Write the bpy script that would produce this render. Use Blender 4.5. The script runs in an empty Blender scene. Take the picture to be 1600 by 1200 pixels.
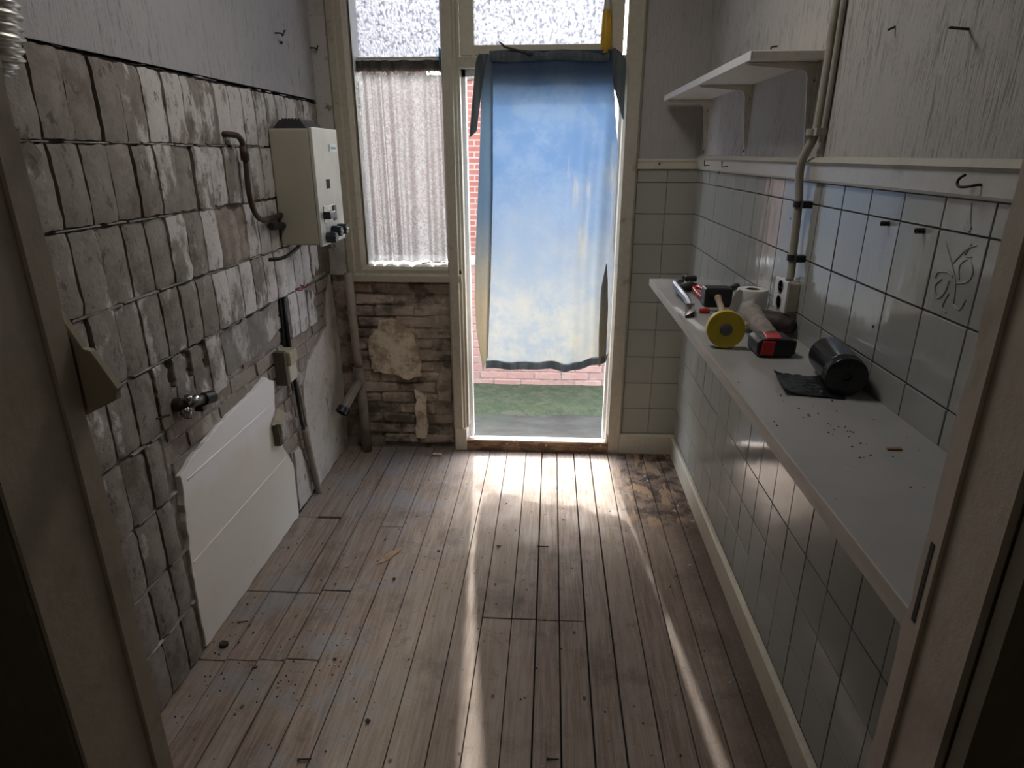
import bpy, bmesh, math, random
from mathutils import Vector, Matrix, noise

random.seed(7)
C = bpy.context.scene.collection
scene = bpy.context.scene

# ------------------------------------------------------------------ camera, sky, sun, exposure
pitch, yaw, roll = 0.3464, -0.0600, -0.0011
fw = Vector((math.sin(yaw) * math.cos(pitch), math.cos(yaw) * math.cos(pitch), -math.sin(pitch)))
rt = fw.cross(Vector((0, 0, 1))).normalized()
up = rt.cross(fw)
rr = math.cos(roll) * rt + math.sin(roll) * up
uu = rr.cross(fw)
cam_data = bpy.data.cameras.new('camera')
cam_data.sensor_width = 36.0
cam_data.lens = 994.9 / 1600 * 36.0
cam_data.clip_start = 0.02
cam = bpy.data.objects.new('camera', cam_data)
cam.matrix_world = Matrix(((rr.x, uu.x, -fw.x, 0), (rr.y, uu.y, -fw.y, 0), (rr.z, uu.z, -fw.z, 1.601), (0, 0, 0, 1)))
C.objects.link(cam)
scene.camera = cam

SUN_DIR = Vector((0.095, -1.0, -0.83)).normalized()
world = bpy.data.worlds.new('sky')
scene.world = world
world.use_nodes = True
wt = world.node_tree
wt.nodes.clear()
sky = wt.nodes.new('ShaderNodeTexSky')
sky.sky_type = 'NISHITA'
sky.sun_disc = False
sky.sun_elevation = math.asin(-SUN_DIR.z)
sky.sun_rotation = math.atan2(-SUN_DIR.x, -SUN_DIR.y)
sky.air_density = 1.0
sky.dust_density = 3.0
hs = wt.nodes.new('ShaderNodeHueSaturation')
hs.inputs['Saturation'].default_value = 0.55
bgn = wt.nodes.new('ShaderNodeBackground')
bgn.inputs['Strength'].default_value = 2.1
wo = wt.nodes.new('ShaderNodeOutputWorld')
wt.links.new(sky.outputs[0], hs.inputs['Color'])
wt.links.new(hs.outputs[0], bgn.inputs['Color'])
wt.links.new(bgn.outputs[0], wo.inputs['Surface'])

sun_data = bpy.data.lights.new('sun', 'SUN')
sun_data.energy = 5.0
sun_data.angle = math.radians(0.9)
sun_data.color = (1.0, 0.95, 0.87)
sun = bpy.data.objects.new('sun', sun_data)
sun.rotation_euler = SUN_DIR.to_track_quat('-Z', 'Y').to_euler()
sun.location = (-0.5, 8, 8)
C.objects.link(sun)

scene.view_settings.view_transform = 'Standard'
scene.view_settings.look = 'None'
scene.view_settings.gamma = 1.0
scene.view_settings.use_curve_mapping = False
scene.view_settings.exposure = 0.0
scene.cycles.use_denoising = True
scene.cycles.max_bounces = 10
scene.cycles.diffuse_bounces = 6
scene.cycles.glossy_bounces = 4
scene.cycles.transmission_bounces = 8
scene.cycles.transparent_max_bounces = 12
scene.cycles.sample_clamp_indirect = 6.0
scene.cycles.caustics_reflective = False

# ------------------------------------------------------------------ key dimensions (metres)
XL, XR, D = -1.150, 0.713, 3.326          # faces of the left wall, right wall and back wall
YF0, YF1 = 0.445, 0.55                    # the doorway wall we look through
JL, JR = -0.454, 0.370                    # its opening
ZC = 2.80

# ------------------------------------------------------------------ material helpers
class NT:
    def __init__(self, name):
        self.m = bpy.data.materials.new(name)
        self.m.use_nodes = True
        self.t = self.m.node_tree
        self.t.nodes.clear()
        self.out = self.n('ShaderNodeOutputMaterial')
        self.pos = self.n('ShaderNodeNewGeometry').outputs['Position']
        self.rnd = None
    def n(self, kind, **kw):
        nd = self.t.nodes.new(kind)
        for k, v in kw.items():
            setattr(nd, k, v)
        return nd
    def l(self, a, b):
        self.t.links.new(a, b)
    def put(self, sock, v):
        if isinstance(v, bpy.types.NodeSocket):
            self.l(v, sock)
        elif isinstance(v, (tuple, list)) and len(v) == 3 and sock.type == 'RGBA':
            sock.default_value = (*v, 1)
        else:
            sock.default_value = v
    def random(self):
        if self.rnd is None:
            self.rnd = self.n('ShaderNodeObjectInfo').outputs['Random']
        return self.rnd
    def objco(self):
        return self.n('ShaderNodeTexCoord').outputs['Object']
    def scaled(self, v, s):
        m = self.n('ShaderNodeVectorMath', operation='MULTIPLY')
        self.l(v, m.inputs[0]); m.inputs[1].default_value = s
        return m.outputs[0]
    def jitter(self, v, amount=37.0):
        c = self.n('ShaderNodeCombineXYZ')
        k = self.math('MULTIPLY', self.random(), amount)
        for i in range(3):
            self.l(k, c.inputs[i])
        m = self.n('ShaderNodeVectorMath', operation='ADD')
        self.l(v, m.inputs[0]); self.l(c.outputs[0], m.inputs[1])
        return m.outputs[0]
    def noise(self, scale=5, detail=4, rough=0.55, stretch=None, v=None, dist=0.0):
        v = self.pos if v is None else v
        if stretch:
            v = self.scaled(v, stretch)
        nd = self.n('ShaderNodeTexNoise')
        self.l(v, nd.inputs['Vector'])
        nd.inputs['Scale'].default_value = scale
        nd.inputs['Detail'].default_value = detail
        nd.inputs['Roughness'].default_value = rough
        nd.inputs['Distortion'].default_value = dist
        return nd.outputs['Fac']
    def voro(self, scale, v=None, stretch=None, feature='F1', out='Distance', rand=1.0):
        v = self.pos if v is None else v
        if stretch:
            v = self.scaled(v, stretch)
        nd = self.n('ShaderNodeTexVoronoi', feature=feature)
        self.l(v, nd.inputs['Vector'])
        nd.inputs['Scale'].default_value = scale
        nd.inputs['Randomness'].default_value = rand
        return nd.outputs[out]
    def ramp(self, f, a, b, c=0.0, d=1.0):
        nd = self.n('ShaderNodeMapRange', interpolation_type='SMOOTHSTEP')
        self.l(f, nd.inputs[0])
        nd.inputs[1].default_value = a; nd.inputs[2].default_value = b
        nd.inputs[3].default_value = c; nd.inputs[4].default_value = d
        return nd.outputs[0]
    def math(self, op, a, b=0.5):
        nd = self.n('ShaderNodeMath', operation=op)
        self.put(nd.inputs[0], a); self.put(nd.inputs[1], b)
        return nd.outputs[0]
    def mix(self, f, a, b, mode='MIX'):
        nd = self.n('ShaderNodeMix', data_type='RGBA', blend_type=mode)
        self.put(nd.inputs[0], f)
        self.put(nd.inputs[6], a); self.put(nd.inputs[7], b)
        return nd.outputs[2]
    def xyz(self, v=None):
        nd = self.n('ShaderNodeSeparateXYZ')
        self.l(self.pos if v is None else v, nd.inputs[0])
        return nd.outputs
    def bump(self, h, strength=0.5, dist=0.01, normal=None):
        nd = self.n('ShaderNodeBump')
        self.put(nd.inputs['Height'], h)
        nd.inputs['Strength'].default_value = strength
        nd.inputs['Distance'].default_value = dist
        if normal is not None:
            self.l(normal, nd.inputs['Normal'])
        return nd.outputs[0]
    def bsdf(self, color, rough=0.6, metal=0.0, normal=None, spec=0.5, trans=0.0, ior=1.45, coat=0.0):
        p = self.n('ShaderNodeBsdfPrincipled')
        self.put(p.inputs['Base Color'], color)
        self.put(p.inputs['Roughness'], rough)
        p.inputs['Metallic'].default_value = metal
        p.inputs['Specular IOR Level'].default_value = spec
        p.inputs['Transmission Weight'].default_value = trans
        p.inputs['IOR'].default_value = ior
        p.inputs['Coat Weight'].default_value = coat
        if normal is not None:
            self.l(normal, p.inputs['Normal'])
        return p.outputs[0]
    def shader(self, kind, color=None, normal=None, **kw):
        s = self.n(kind)
        if color is not None:
            self.put(s.inputs['Color'], color)
        for k, v in kw.items():
            self.put(s.inputs[k], v)
        if normal is not None:
            self.l(normal, s.inputs['Normal'])
        return s.outputs[0]
    def mixs(self, f, a, b):
        s = self.n('ShaderNodeMixShader')
        self.put(s.inputs[0], f); self.l(a, s.inputs[1]); self.l(b, s.inputs[2])
        return s.outputs[0]
    def adds(self, a, b):
        s = self.n('ShaderNodeAddShader')
        self.l(a, s.inputs[0]); self.l(b, s.inputs[1])
        return s.outputs[0]
    def done(self, sh):
        self.l(sh, self.out.inputs['Surface'])
        return self.m

def painted(name, col, dirt=(0.12, 0.10, 0.08), rough=0.45, dirt_lo=0.60, dirt_hi=0.80, bump=0.12, scale=9):
    t = NT(name)
    a = t.noise(scale, 6, 0.65)
    b = t.noise(45, 4, 0.6)
    c = t.mix(t.ramp(a, dirt_lo, dirt_hi, 0, 0.75), col, dirt)
    c = t.mix(t.ramp(b, 0.3, 0.8, 0, 0.18), c, dirt)
    return t.done(t.bsdf(c, rough, normal=t.bump(b, bump, 0.004)))

def plain(name, col, rough=0.5, metal=0.0, var=0.25, scale=30, bump=0.05, spec=0.5):
    t = NT(name)
    n = t.noise(scale, 4, 0.6, v=t.jitter(t.objco()))
    dk = tuple(x * (1 - var * 1.6) for x in col)
    c = t.mix(t.ramp(n, 0.35, 0.75), col, dk)
    return t.done(t.bsdf(c, rough, metal, t.bump(n, bump, 0.002), spec=spec))

MAT = {}
def mats():
    # ---- worn floor boards
    t = NT('floor_board')
    p = t.jitter(t.pos, 3.7)
    grain = t.noise(1.0, 7, 0.62, (95, 5, 30), p, 0.6)
    wide = t.noise(1.0, 5, 0.6, (16, 2.2, 8), p)
    blot = t.noise(3.4, 7, 0.72)
    c = t.mix(t.ramp(grain, 0.30, 0.72), (0.315, 0.25, 0.205), (0.16, 0.118, 0.092))
    c = t.mix(t.math('MULTIPLY', t.random(), 0.5), c, (0.35, 0.295, 0.25))
    c = t.mix(t.ramp(wide, 0.5, 0.78, 0, 0.55), c, (0.41, 0.37, 0.34))
    c = t.mix(t.ramp(blot, 0.50, 0.66, 0, 0.58), c, (0.125, 0.10, 0.085))
    c = t.mix(t.ramp(t.noise(7.5, 6, 0.7), 0.58, 0.70, 0, 0.45), c, (0.085, 0.07, 0.062))
    xs = t.xyz()
    # old grey-blue paint worn into the boards along the left wall
    gz = t.math('MULTIPLY', t.ramp(t.noise(4.2, 6, 0.6), 0.48, 0.62), t.ramp(xs[0], -0.25, -0.75))
    c = t.mix(t.math('MULTIPLY', gz, 0.55), c, (0.235, 0.245, 0.27))
    # the boards by the right wall are darker and browner, grimy along the skirting
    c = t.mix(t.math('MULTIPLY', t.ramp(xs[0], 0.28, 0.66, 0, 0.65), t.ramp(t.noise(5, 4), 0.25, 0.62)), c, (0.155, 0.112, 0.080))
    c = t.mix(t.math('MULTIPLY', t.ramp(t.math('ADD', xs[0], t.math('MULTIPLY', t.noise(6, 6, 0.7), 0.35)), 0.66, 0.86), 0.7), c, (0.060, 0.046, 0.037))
    # rotten patch with glue scraps in the far right corner
    edge = t.noise(9, 4, 0.6)
    dm = t.math('MULTIPLY', t.ramp(t.math('ADD', xs[0], t.math('MULTIPLY', edge, 0.22)), 0.46, 0.56),
                t.ramp(t.math('ADD', xs[1], t.math('MULTIPLY', edge, 0.35)), 2.68, 2.80))
    rot = t.mix(t.ramp(t.noise(14, 6, 0.65), 0.38, 0.60), (0.050, 0.034, 0.026), (0.20, 0.145, 0.11))
    vb = t.voro(17, v=t.mix(0.06, t.pos, t.n('ShaderNodeTexNoise').outputs['Color']), stretch=(1.5, 0.75, 0.01), out='Color')
    vb = t.math('ADD', t.xyz(vb)[0], t.math('MULTIPLY', t.noise(30, 5, 0.7), 0.5))
    rot = t.mix(t.math('MULTIPLY', t.ramp(vb, 0.98, 1.02), 0.85), rot, (0.33, 0.225, 0.14))
    rot = t.mix(t.ramp(t.noise(11, 5, 0.7, (1.5, 1.0, 1), t.jitter(t.pos, 0.0)), 0.63, 0.66), rot, (0.42, 0.40, 0.41))
    c = t.mix(t.math('MULTIPLY', dm, 0.95), c, rot)
    # nail holes and knots
    v1 = t.voro(7.5, stretch=(1.35, 0.8, 0.01))
    v2 = t.voro(22, stretch=(1, 0.7, 0.01))
    spots = t.math('MAXIMUM', t.ramp(v1, 0.075, 0.035), t.math('MULTIPLY', t.ramp(v2, 0.11, 0.06), t.ramp(t.noise(6, 2), 0.45, 0.55)))
    c = t.mix(t.math('MULTIPLY', spots, 0.85), c, (0.035, 0.027, 0.022))
    # grit and pale dust
    c = t.mix(t.math('MULTIPLY', t.ramp(t.noise(140, 3, 0.6), 0.62, 0.72), 0.45), c, (0.50, 0.48, 0.46))
    rg = t.ramp(t.noise(8, 4), 0.3, 0.7, 0.50, 0.75)
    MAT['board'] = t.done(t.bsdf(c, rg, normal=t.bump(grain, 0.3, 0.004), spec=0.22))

    MAT['void'] = plain('dark_underfloor', (0.018, 0.015, 0.013), 0.9)

    # ---- rough masonry blocks, grey and whitewashed
    def masonry(name, a, b, dirt, white, wl, wh, soot=0.0):
        t = NT(name)
        p = t.jitter(t.pos, 11)
        n1 = t.noise(14, 7, 0.7, v=p)
        n2 = t.noise(60, 5, 0.7)
        n3 = t.noise(5, 5, 0.6)
        c = t.mix(t.ramp(n1, 0.3, 0.7), a, b)
        c = t.mix(t.math('MULTIPLY', t.random(), 0.35), c, dirt)
        c = t.mix(t.ramp(n3, 0.5, 0.7, 0, 0.65), c, dirt)
        c = t.mix(t.ramp(t.noise(9, 6, 0.7, (1, 1, 0.45), p), wl, wh), c, white)
        c = t.mix(t.ramp(n2, 0.56, 0.74, 0, 0.75), c, dirt)
        c = t.mix(t.ramp(t.noise(26, 6, 0.75, (1, 1, 0.6), p), 0.50, 0.64, 0, 0.55), c, tuple(0.72 * x for x in b))
        c = t.mix(t.ramp(t.noise(1.9, 4, 0.6), 0.50, 0.66, 0, 0.45), c, tuple(0.75 * x for x in dirt))
        if soot:
            c = t.mix(t.ramp(t.noise(5.5, 6, 0.68, (1, 1, 1.5)), 0.44, 0.60, 0, soot), c, (0.085, 0.066, 0.054))
        h = t.math('ADD', t.math('MULTIPLY', n1, 0.6), t.math('MULTIPLY', n2, 0.4))
        return t.done(t.bsdf(c, 0.85, normal=t.bump(h, 0.5, 0.007), spec=0.2))
    MAT['block'] = masonry('grey_masonry', (0.33, 0.30, 0.275), (0.24, 0.215, 0.195), (0.14, 0.12, 0.105), (0.47, 0.45, 0.43), 0.55, 0.66)
    MAT['block_white'] = masonry('whitewashed_masonry', (0.72, 0.70, 0.685), (0.60, 0.575, 0.55), (0.20, 0.175, 0.155), (0.66, 0.645, 0.635), 0.48, 0.6)
    def block_mat(name, shift):
        t = NT(name)
        p = t.jitter(t.pos, 11)
        xs = t.xyz()
        n1 = t.noise(14, 7, 0.7, v=p)
        n2 = t.noise(60, 5, 0.7)
        c = t.mix(t.ramp(n1, 0.3, 0.7), (0.31, 0.28, 0.255), (0.215, 0.19, 0.17))
        # whitewash survives in flakes, more of it towards the window
        cover = t.math('ADD', t.math('ADD', t.noise(5.5, 7, 0.68, (1, 1.4, 0.7)), t.math('MULTIPLY', t.ramp(xs[1], 1.5, 3.0), 0.17)),
                       t.math('MULTIPLY', t.math('SUBTRACT', t.random(), 0.5), 0.10))
        c = t.mix(t.ramp(cover, 0.585 - shift, 0.665 - shift, 0, 0.82), c, (0.64, 0.615, 0.60))
        # soot and damp: soft brown clouds, then hard dark specks and runs
        c = t.mix(t.ramp(t.noise(7, 7, 0.7, (1, 1, 0.7)), 0.50, 0.68, 0, 0.70), c, (0.135, 0.108, 0.088))
        c = t.mix(t.ramp(t.noise(24, 7, 0.78, (1, 1, 0.55), p), 0.565, 0.635, 0, 0.70), c, (0.085, 0.068, 0.057))
        c = t.mix(t.ramp(n2, 0.56, 0.74, 0, 0.6), c, (0.16, 0.135, 0.118))
        h = t.math('ADD', t.math('MULTIPLY', n1, 0.6), t.math('MULTIPLY', n2, 0.4))
        return t.done(t.bsdf(c, 0.85, normal=t.bump(h, 0.6, 0.008), spec=0.2))
    MAT['block'] = block_mat('worn_grey_blocks', 0.0)
    MAT['block_white'] = block_mat('worn_whitewashed_blocks', 0.07)
    MAT['brick'] = masonry('dirty_brick', (0.35, 0.305, 0.275), (0.28, 0.23, 0.20), (0.17, 0.14, 0.12), (0.44, 0.41, 0.385), 0.52, 0.64)
    MAT['brick_red'] = masonry('reddish_brick', (0.34, 0.285, 0.245), (0.25, 0.20, 0.17), (0.13, 0.105, 0.09), (0.42, 0.385, 0.35), 0.52, 0.64)
    MAT['mortar'] = masonry('old_mortar', (0.24, 0.21, 0.185), (0.14, 0.12, 0.10), (0.06, 0.05, 0.043), (0.40, 0.375, 0.35), 0.60, 0.72)
    MAT['mortar_light'] = masonry('pale_mortar', (0.34, 0.32, 0.30), (0.24, 0.22, 0.2), (0.13, 0.115, 0.10), (0.46, 0.44, 0.42), 0.52, 0.62)
    MAT['brick_dark'] = masonry('sooty_brick', (0.62, 0.52, 0.44), (0.46, 0.38, 0.31), (0.20, 0.165, 0.13), (0.70, 0.60, 0.48), 0.54, 0.68, 0.75)
    MAT['mortar_dark'] = masonry('sooty_mortar', (0.54, 0.46, 0.38), (0.40, 0.33, 0.27), (0.18, 0.15, 0.12), (0.60, 0.51, 0.41), 0.54, 0.66, 0.85)

    # ---- smooth plaster patches
    t = NT('grey_plaster')
    xs = t.xyz()
    c = t.mix(t.ramp(t.math('ADD', xs[2], t.math('MULTIPLY', t.noise(7, 4), 0.30)), 0.62, 0.76), (0.78, 0.75, 0.69), (0.85, 0.83, 0.825))
    c = t.mix(t.ramp(t.noise(2.2, 5, 0.6), 0.5, 0.75, 0, 0.5), c, (0.72, 0.65, 0.51))
    c = t.mix(t.ramp(t.noise(26, 5, 0.7, (1, 1, 0.3)), 0.66, 0.75, 0, 0.7), c, (0.18, 0.15, 0.13))
    MAT['plaster'] = t.done(t.bsdf(c, 0.75, normal=t.bump(t.noise(30, 4), 0.12, 0.004)))
    t = NT('stained_plaster')
    c = t.mix(t.ramp(t.noise(9, 6, 0.7), 0.42, 0.62), (0.68, 0.60, 0.47), (0.34, 0.26, 0.18))
    c = t.mix(t.ramp(t.noise(34, 5, 0.7), 0.58, 0.72), c, (0.12, 0.09, 0.07))
    MAT['plaster_stained'] = t.done(t.bsdf(c, 0.8, normal=t.bump(t.noise(24, 5), 0.4, 0.008)))
    t = NT('whitewash_plaster')
    c = t.mix(t.ramp(t.noise(6, 6, 0.65), 0.45, 0.7), (0.52, 0.49, 0.46), (0.38, 0.345, 0.31))
    c = t.mix(t.ramp(t.noise(24, 6, 0.75, (1, 1, 0.45)), 0.60, 0.66), c, (0.15, 0.125, 0.11))
    MAT['whitewash'] = t.done(t.bsdf(c, 0.8, normal=t.bump(t.noise(18, 6, 0.7), 0.4, 0.01)))

    # ---- bark-textured wall covering
    def wallpaper(name, col, streak, thr):
        t = NT(name)
        n = t.noise(1.0, 6, 0.66, (135, 135, 10), None, 1.0)
        m = t.noise(1.0, 5, 0.6, (230, 230, 34))
        gate = t.ramp(t.noise(3.2, 4, 0.6), 0.32, 0.62)
        s = t.math('MULTIPLY', t.ramp(n, thr, thr + 0.10), gate)
        c = t.mix(t.math('MULTIPLY', s, 0.70), col, streak)
        c = t.mix(t.ramp(t.noise(4, 5, 0.6), 0.5, 0.8, 0, 0.35), c, tuple(x * 0.72 for x in col))
        c = t.mix(t.math('MULTIPLY', t.ramp(t.noise(30, 4), 0.70, 0.78), 0.6), c, streak)
        h = t.math('ADD', t.math('MULTIPLY', n, -0.7), t.math('MULTIPLY', m, -0.5))
        return t.done(t.bsdf(c, 0.7, normal=t.bump(h, 0.55, 0.010), spec=0.3))
    MAT['paper_left'] = wallpaper('textured_wallpaper', (0.42, 0.418, 0.43), (0.17, 0.165, 0.165), 0.53)
    MAT['paper_back'] = wallpaper('plain_wallpaper', (0.42, 0.40, 0.38), (0.30, 0.28, 0.26), 0.56)
    MAT['paper_right'] = wallpaper('bark_wallpaper', (0.49, 0.47, 0.45), (0.155, 0.14, 0.125), 0.50)

    # ---- glazed tiles
    t = NT('glazed_tile')
    n = t.noise(1.0, 3, 0.5, (24, 24, 9), t.jitter(t.pos, 9))
    c = t.mix(t.math('MULTIPLY', t.random(), 0.6), (0.36, 0.37, 0.355), (0.315, 0.325, 0.315))
    c = t.mix(t.ramp(t.noise(26, 4), 0.62, 0.8, 0, 0.2), c, (0.17, 0.17, 0.16))
    MAT['tile'] = t.done(t.bsdf(c, 0.10, normal=t.bump(n, 0.16, 0.006), spec=0.55))
    t = NT('painted_tile')
    n = t.noise(1.0, 3, 0.5, (20, 20, 20), t.jitter(t.pos, 9))
    c = t.mix(t.math('MULTIPLY', t.random(), 0.5), (0.36, 0.36, 0.315), (0.32, 0.32, 0.285))
    c = t.mix(t.ramp(t.noise(12, 5), 0.6, 0.8, 0, 0.3), c, (0.27, 0.26, 0.23))
    MAT['tile_back'] = t.done(t.bsdf(c, 0.28, normal=t.bump(n, 0.06, 0.004)))
    MAT['grout'] = plain('tile_grout', (0.33, 0.335, 0.325), 0.8)
    MAT['cream'] = painted('cream_gloss_paint', (0.56, 0.525, 0.43), (0.20, 0.16, 0.11), 0.35, 0.62, 0.85)
    MAT['cream_frame'] = painted('dirty_cream_paint', (0.47, 0.43, 0.345), (0.10, 0.08, 0.055), 0.38, 0.56, 0.80)
    MAT['white_paint'] = painted('white_gloss_paint', (0.74, 0.74, 0.74), (0.30, 0.28, 0.25), 0.4, 0.66, 0.85)
    MAT['rail'] = painted('rail_paint', (0.50, 0.48, 0.43), (0.22, 0.19, 0.15), 0.3, 0.60, 0.82)
    MAT['jamb'] = painted('jamb_paint', (0.58, 0.51, 0.41), (0.30, 0.24, 0.18), 0.40, 0.5, 0.8, 0.2)
    MAT['hall'] = painted('dark_hall_paint', (0.20, 0.17, 0.12), (0.10, 0.08, 0.06), 0.6)
    MAT['ceiling'] = painted('ceiling_paint', (0.60, 0.59, 0.57), (0.40, 0.38, 0.35), 0.8)
    # ---- threshold
    t = NT('threshold_wood')
    n = t.noise(1, 6, 0.7, (9, 40, 40))
    c = t.mix(t.ramp(n, 0.40, 0.62), (0.10, 0.055, 0.030), (0.25, 0.155, 0.085))
    c = t.mix(t.ramp(t.noise(30, 5, 0.7), 0.62, 0.68), c, (0.50, 0.40, 0.27))
    MAT['threshold'] = t.done(t.bsdf(c, 0.6, normal=t.bump(n, 0.4, 0.006)))
    # ---- worktop
    t = NT('worktop_laminate')
    n = t.noise(6, 5, 0.6)
    c = t.mix(t.ramp(n, 0.35, 0.75), (0.375, 0.375, 0.372), (0.33, 0.33, 0.328))
    c = t.mix(t.ramp(t.voro(21, stretch=(1, 1, .01)), 0.05, 0.03, 0, 0.7), c, (0.07, 0.065, 0.06))
    c = t.mix(t.ramp(t.noise(70, 3), 0.68, 0.78, 0, 0.35), c, (0.5, 0.49, 0.48))
    MAT['worktop'] = t.done(t.bsdf(c, 0.36, normal=t.bump(n, 0.03, 0.003)))
    t = NT('worktop_edge_band')
    c = t.mix(t.ramp(t.noise(1, 5, 0.6, (60, 5, 60)), 0.35, 0.7), (0.50, 0.46, 0.41), (0.40, 0.355, 0.315))
    MAT['edge_band'] = t.done(t.bsdf(c, 0.5))
    # ---- heater
    t = NT('heater_enamel')
    c = t.mix(t.ramp(t.noise(5, 4), 0.5, 0.85, 0, 0.35), (0.40, 0.375, 0.30), (0.31, 0.28, 0.22))
    MAT['enamel'] = t.done(t.bsdf(c, 0.35, normal=t.bump(t.noise(90, 2), 0.03, 0.002)))
    MAT['enamel_front'] = plain('heater_front_enamel', (0.50, 0.49, 0.445), 0.3, var=0.12, scale=6)
    MAT['black'] = plain('black_plastic', (0.016, 0.017, 0.019), 0.38)
    MAT['black_blue'] = plain('blue_black_knob', (0.022, 0.032, 0.042), 0.25)
    MAT['black_metal'] = plain('sooty_black_metal', (0.022, 0.021, 0.022), 0.55)
    MAT['badge'] = plain('badge_white', (0.62, 0.66, 0.68), 0.4, var=0.05)
    MAT['badge_blue'] = plain('badge_blue', (0.10, 0.19, 0.30), 0.4)
    MAT['copper'] = plain('tarnished_copper', (0.075, 0.045, 0.030), 0.5, 0.35, var=0.3)
    MAT['chrome'] = plain('dull_chrome', (0.42, 0.42, 0.41), 0.22, 0.9, var=0.3)
    MAT['brass'] = plain('dark_brass', (0.075, 0.065, 0.05), 0.4, 0.6)
    MAT['pvc'] = painted('grey_pvc', (0.235, 0.205, 0.185), (0.09, 0.075, 0.06), 0.5, 0.5, 0.75, scale=14)
    MAT['pipe_old'] = painted('dirty_pipe', (0.30, 0.265, 0.225), (0.11, 0.09, 0.07), 0.6, 0.5, 0.75, scale=16)
    MAT['beige_plastic'] = plain('aged_beige_plastic', (0.44, 0.39, 0.29), 0.4, var=0.15)
    MAT['box_side'] = plain('shaded_box_side', (0.11, 0.085, 0.06), 0.6)  # near sides of the wall boxes, their shade put into the colour
    MAT['socket'] = plain('cream_plastic', (0.60, 0.565, 0.475), 0.35, var=0.06)
    MAT['socket_hole'] = plain('socket_well_brown', (0.095, 0.082, 0.060), 0.45)
    MAT['conduit'] = painted('painted_conduit', (0.40, 0.375, 0.32), (0.14, 0.12, 0.10), 0.4, 0.56, 0.8, scale=6)
    MAT['bracket'] = plain('cream_bracket', (0.68, 0.65, 0.58), 0.35, var=0.1)
    MAT['shelf'] = painted('shelf_laminate', (0.80, 0.77, 0.70), (0.24, 0.21, 0.16), 0.4, 0.62, 0.85)
    MAT['steel'] = plain('rusty_steel', (0.055, 0.045, 0.038), 0.5, 0.6, var=0.3)
    MAT['rust'] = plain('rust', (0.07, 0.042, 0.03), 0.8)
    MAT['alu'] = plain('crumpled_aluminium', (0.62, 0.60, 0.56), 0.38, 0.8, var=0.3, bump=0.5)
    MAT['bag'] = plain('black_bag_film', (0.017, 0.018, 0.022), 0.22, var=0.3, bump=0.5, scale=60)
    MAT['paper'] = plain('tissue_paper', (0.66, 0.645, 0.63), 0.9, var=0.06)
    MAT['cardboard'] = plain('cardboard_core', (0.27, 0.20, 0.15), 0.9)
    MAT['yellow'] = plain('yellow_tape', (0.58, 0.44, 0.035), 0.4, var=0.12)
    MAT['grey_hub'] = plain('grey_hub', (0.17, 0.18, 0.185), 0.5)
    MAT['olive'] = plain('olive_tape', (0.14, 0.13, 0.05), 0.5)
    MAT['wood'] = plain('pale_handle_wood', (0.42, 0.32, 0.21), 0.6, var=0.15)
    MAT['wood_board'] = plain('dusty_beige_board', (0.47, 0.41, 0.31), 0.7, var=0.12, scale=18)
    MAT['splinter'] = plain('torn_hardboard', (0.40, 0.26, 0.165), 0.8)
    MAT['red'] = plain('red_plastic', (0.52, 0.025, 0.035), 0.35, var=0.1)
    MAT['grip'] = plain('dusty_grip', (0.33, 0.285, 0.26), 0.8, var=0.25, bump=0.4)
    MAT['motor'] = plain('dirty_brown_housing', (0.060, 0.042, 0.034), 0.6, var=0.3)
    MAT['bar'] = plain('blue_grey_steel', (0.20, 0.225, 0.29), 0.35, 0.35, var=0.15)
    MAT['bar_tip'] = plain('dark_steel_tip', (0.045, 0.038, 0.036), 0.5, 0.5)
    MAT['wire_red'] = plain('red_wire', (0.42, 0.05, 0.035), 0.45)
    MAT['leaf'] = plain('dead_leaf', (0.36, 0.22, 0.11), 0.7)
    MAT['twig'] = plain('dark_strap', (0.055, 0.05, 0.048), 0.7)
    MAT['chip_brown'] = plain('wood_chip', (0.36, 0.22, 0.12), 0.7)
    MAT['chip_white'] = plain('plaster_crumb', (0.62, 0.60, 0.57), 0.9)
    MAT['chip_dark'] = plain('dark_crumb', (0.045, 0.038, 0.033), 0.9)
    # ---- curtains
    t = NT('faded_blue_cloth')
    xs = t.xyz()
    weave = t.noise(1.0, 3, 0.6, (420, 420, 420))
    fade = t.math('ADD', xs[2], t.math('MULTIPLY', t.noise(3.2, 5, 0.6), 0.9))
    col = t.mix(t.ramp(fade, 2.15, 1.15), (0.044, 0.080, 0.148), (0.150, 0.158, 0.154))
    blotch = t.ramp(t.noise(6.5, 7, 0.75), 0.42, 0.60)
    col = t.mix(t.math('MULTIPLY', blotch, 0.45), col, (0.088, 0.122, 0.170))
    strk = t.math('MULTIPLY', t.ramp(t.noise(1.0, 4, 0.6, (13, 13, 1.6)), 0.55, 0.72), t.ramp(xs[0], -0.12, 0.12))
    col = t.mix(t.math('MULTIPLY', strk, 0.8), col, (0.155, 0.150, 0.13))
    cream = t.math('MULTIPLY', t.ramp(t.noise(9, 6, 0.7), 0.42, 0.66), t.ramp(xs[2], 1.10, 0.68))
    col = t.mix(t.math('MULTIPLY', cream, 0.6), col, (0.20, 0.19, 0.155))
    col = t.mix(t.ramp(weave, 0.35, 0.7, 0, 0.22), col, (0.03, 0.05, 0.08))
    front = t.mix(0.35, col, (0.10, 0.115, 0.13))
    sh = t.mixs(0.52, t.shader('ShaderNodeBsdfDiffuse', front), t.shader('ShaderNodeBsdfTranslucent', col))
    MAT['cloth'] = t.done(sh)
    t = NT('sheer_cloth')
    MAT['cloth_sheer'] = t.done(t.mixs(0.42, t.shader('ShaderNodeBsdfTransparent', (1, 1, 1)), t.shader('ShaderNodeBsdfTranslucent', (0.06, 0.085, 0.13))))
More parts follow.
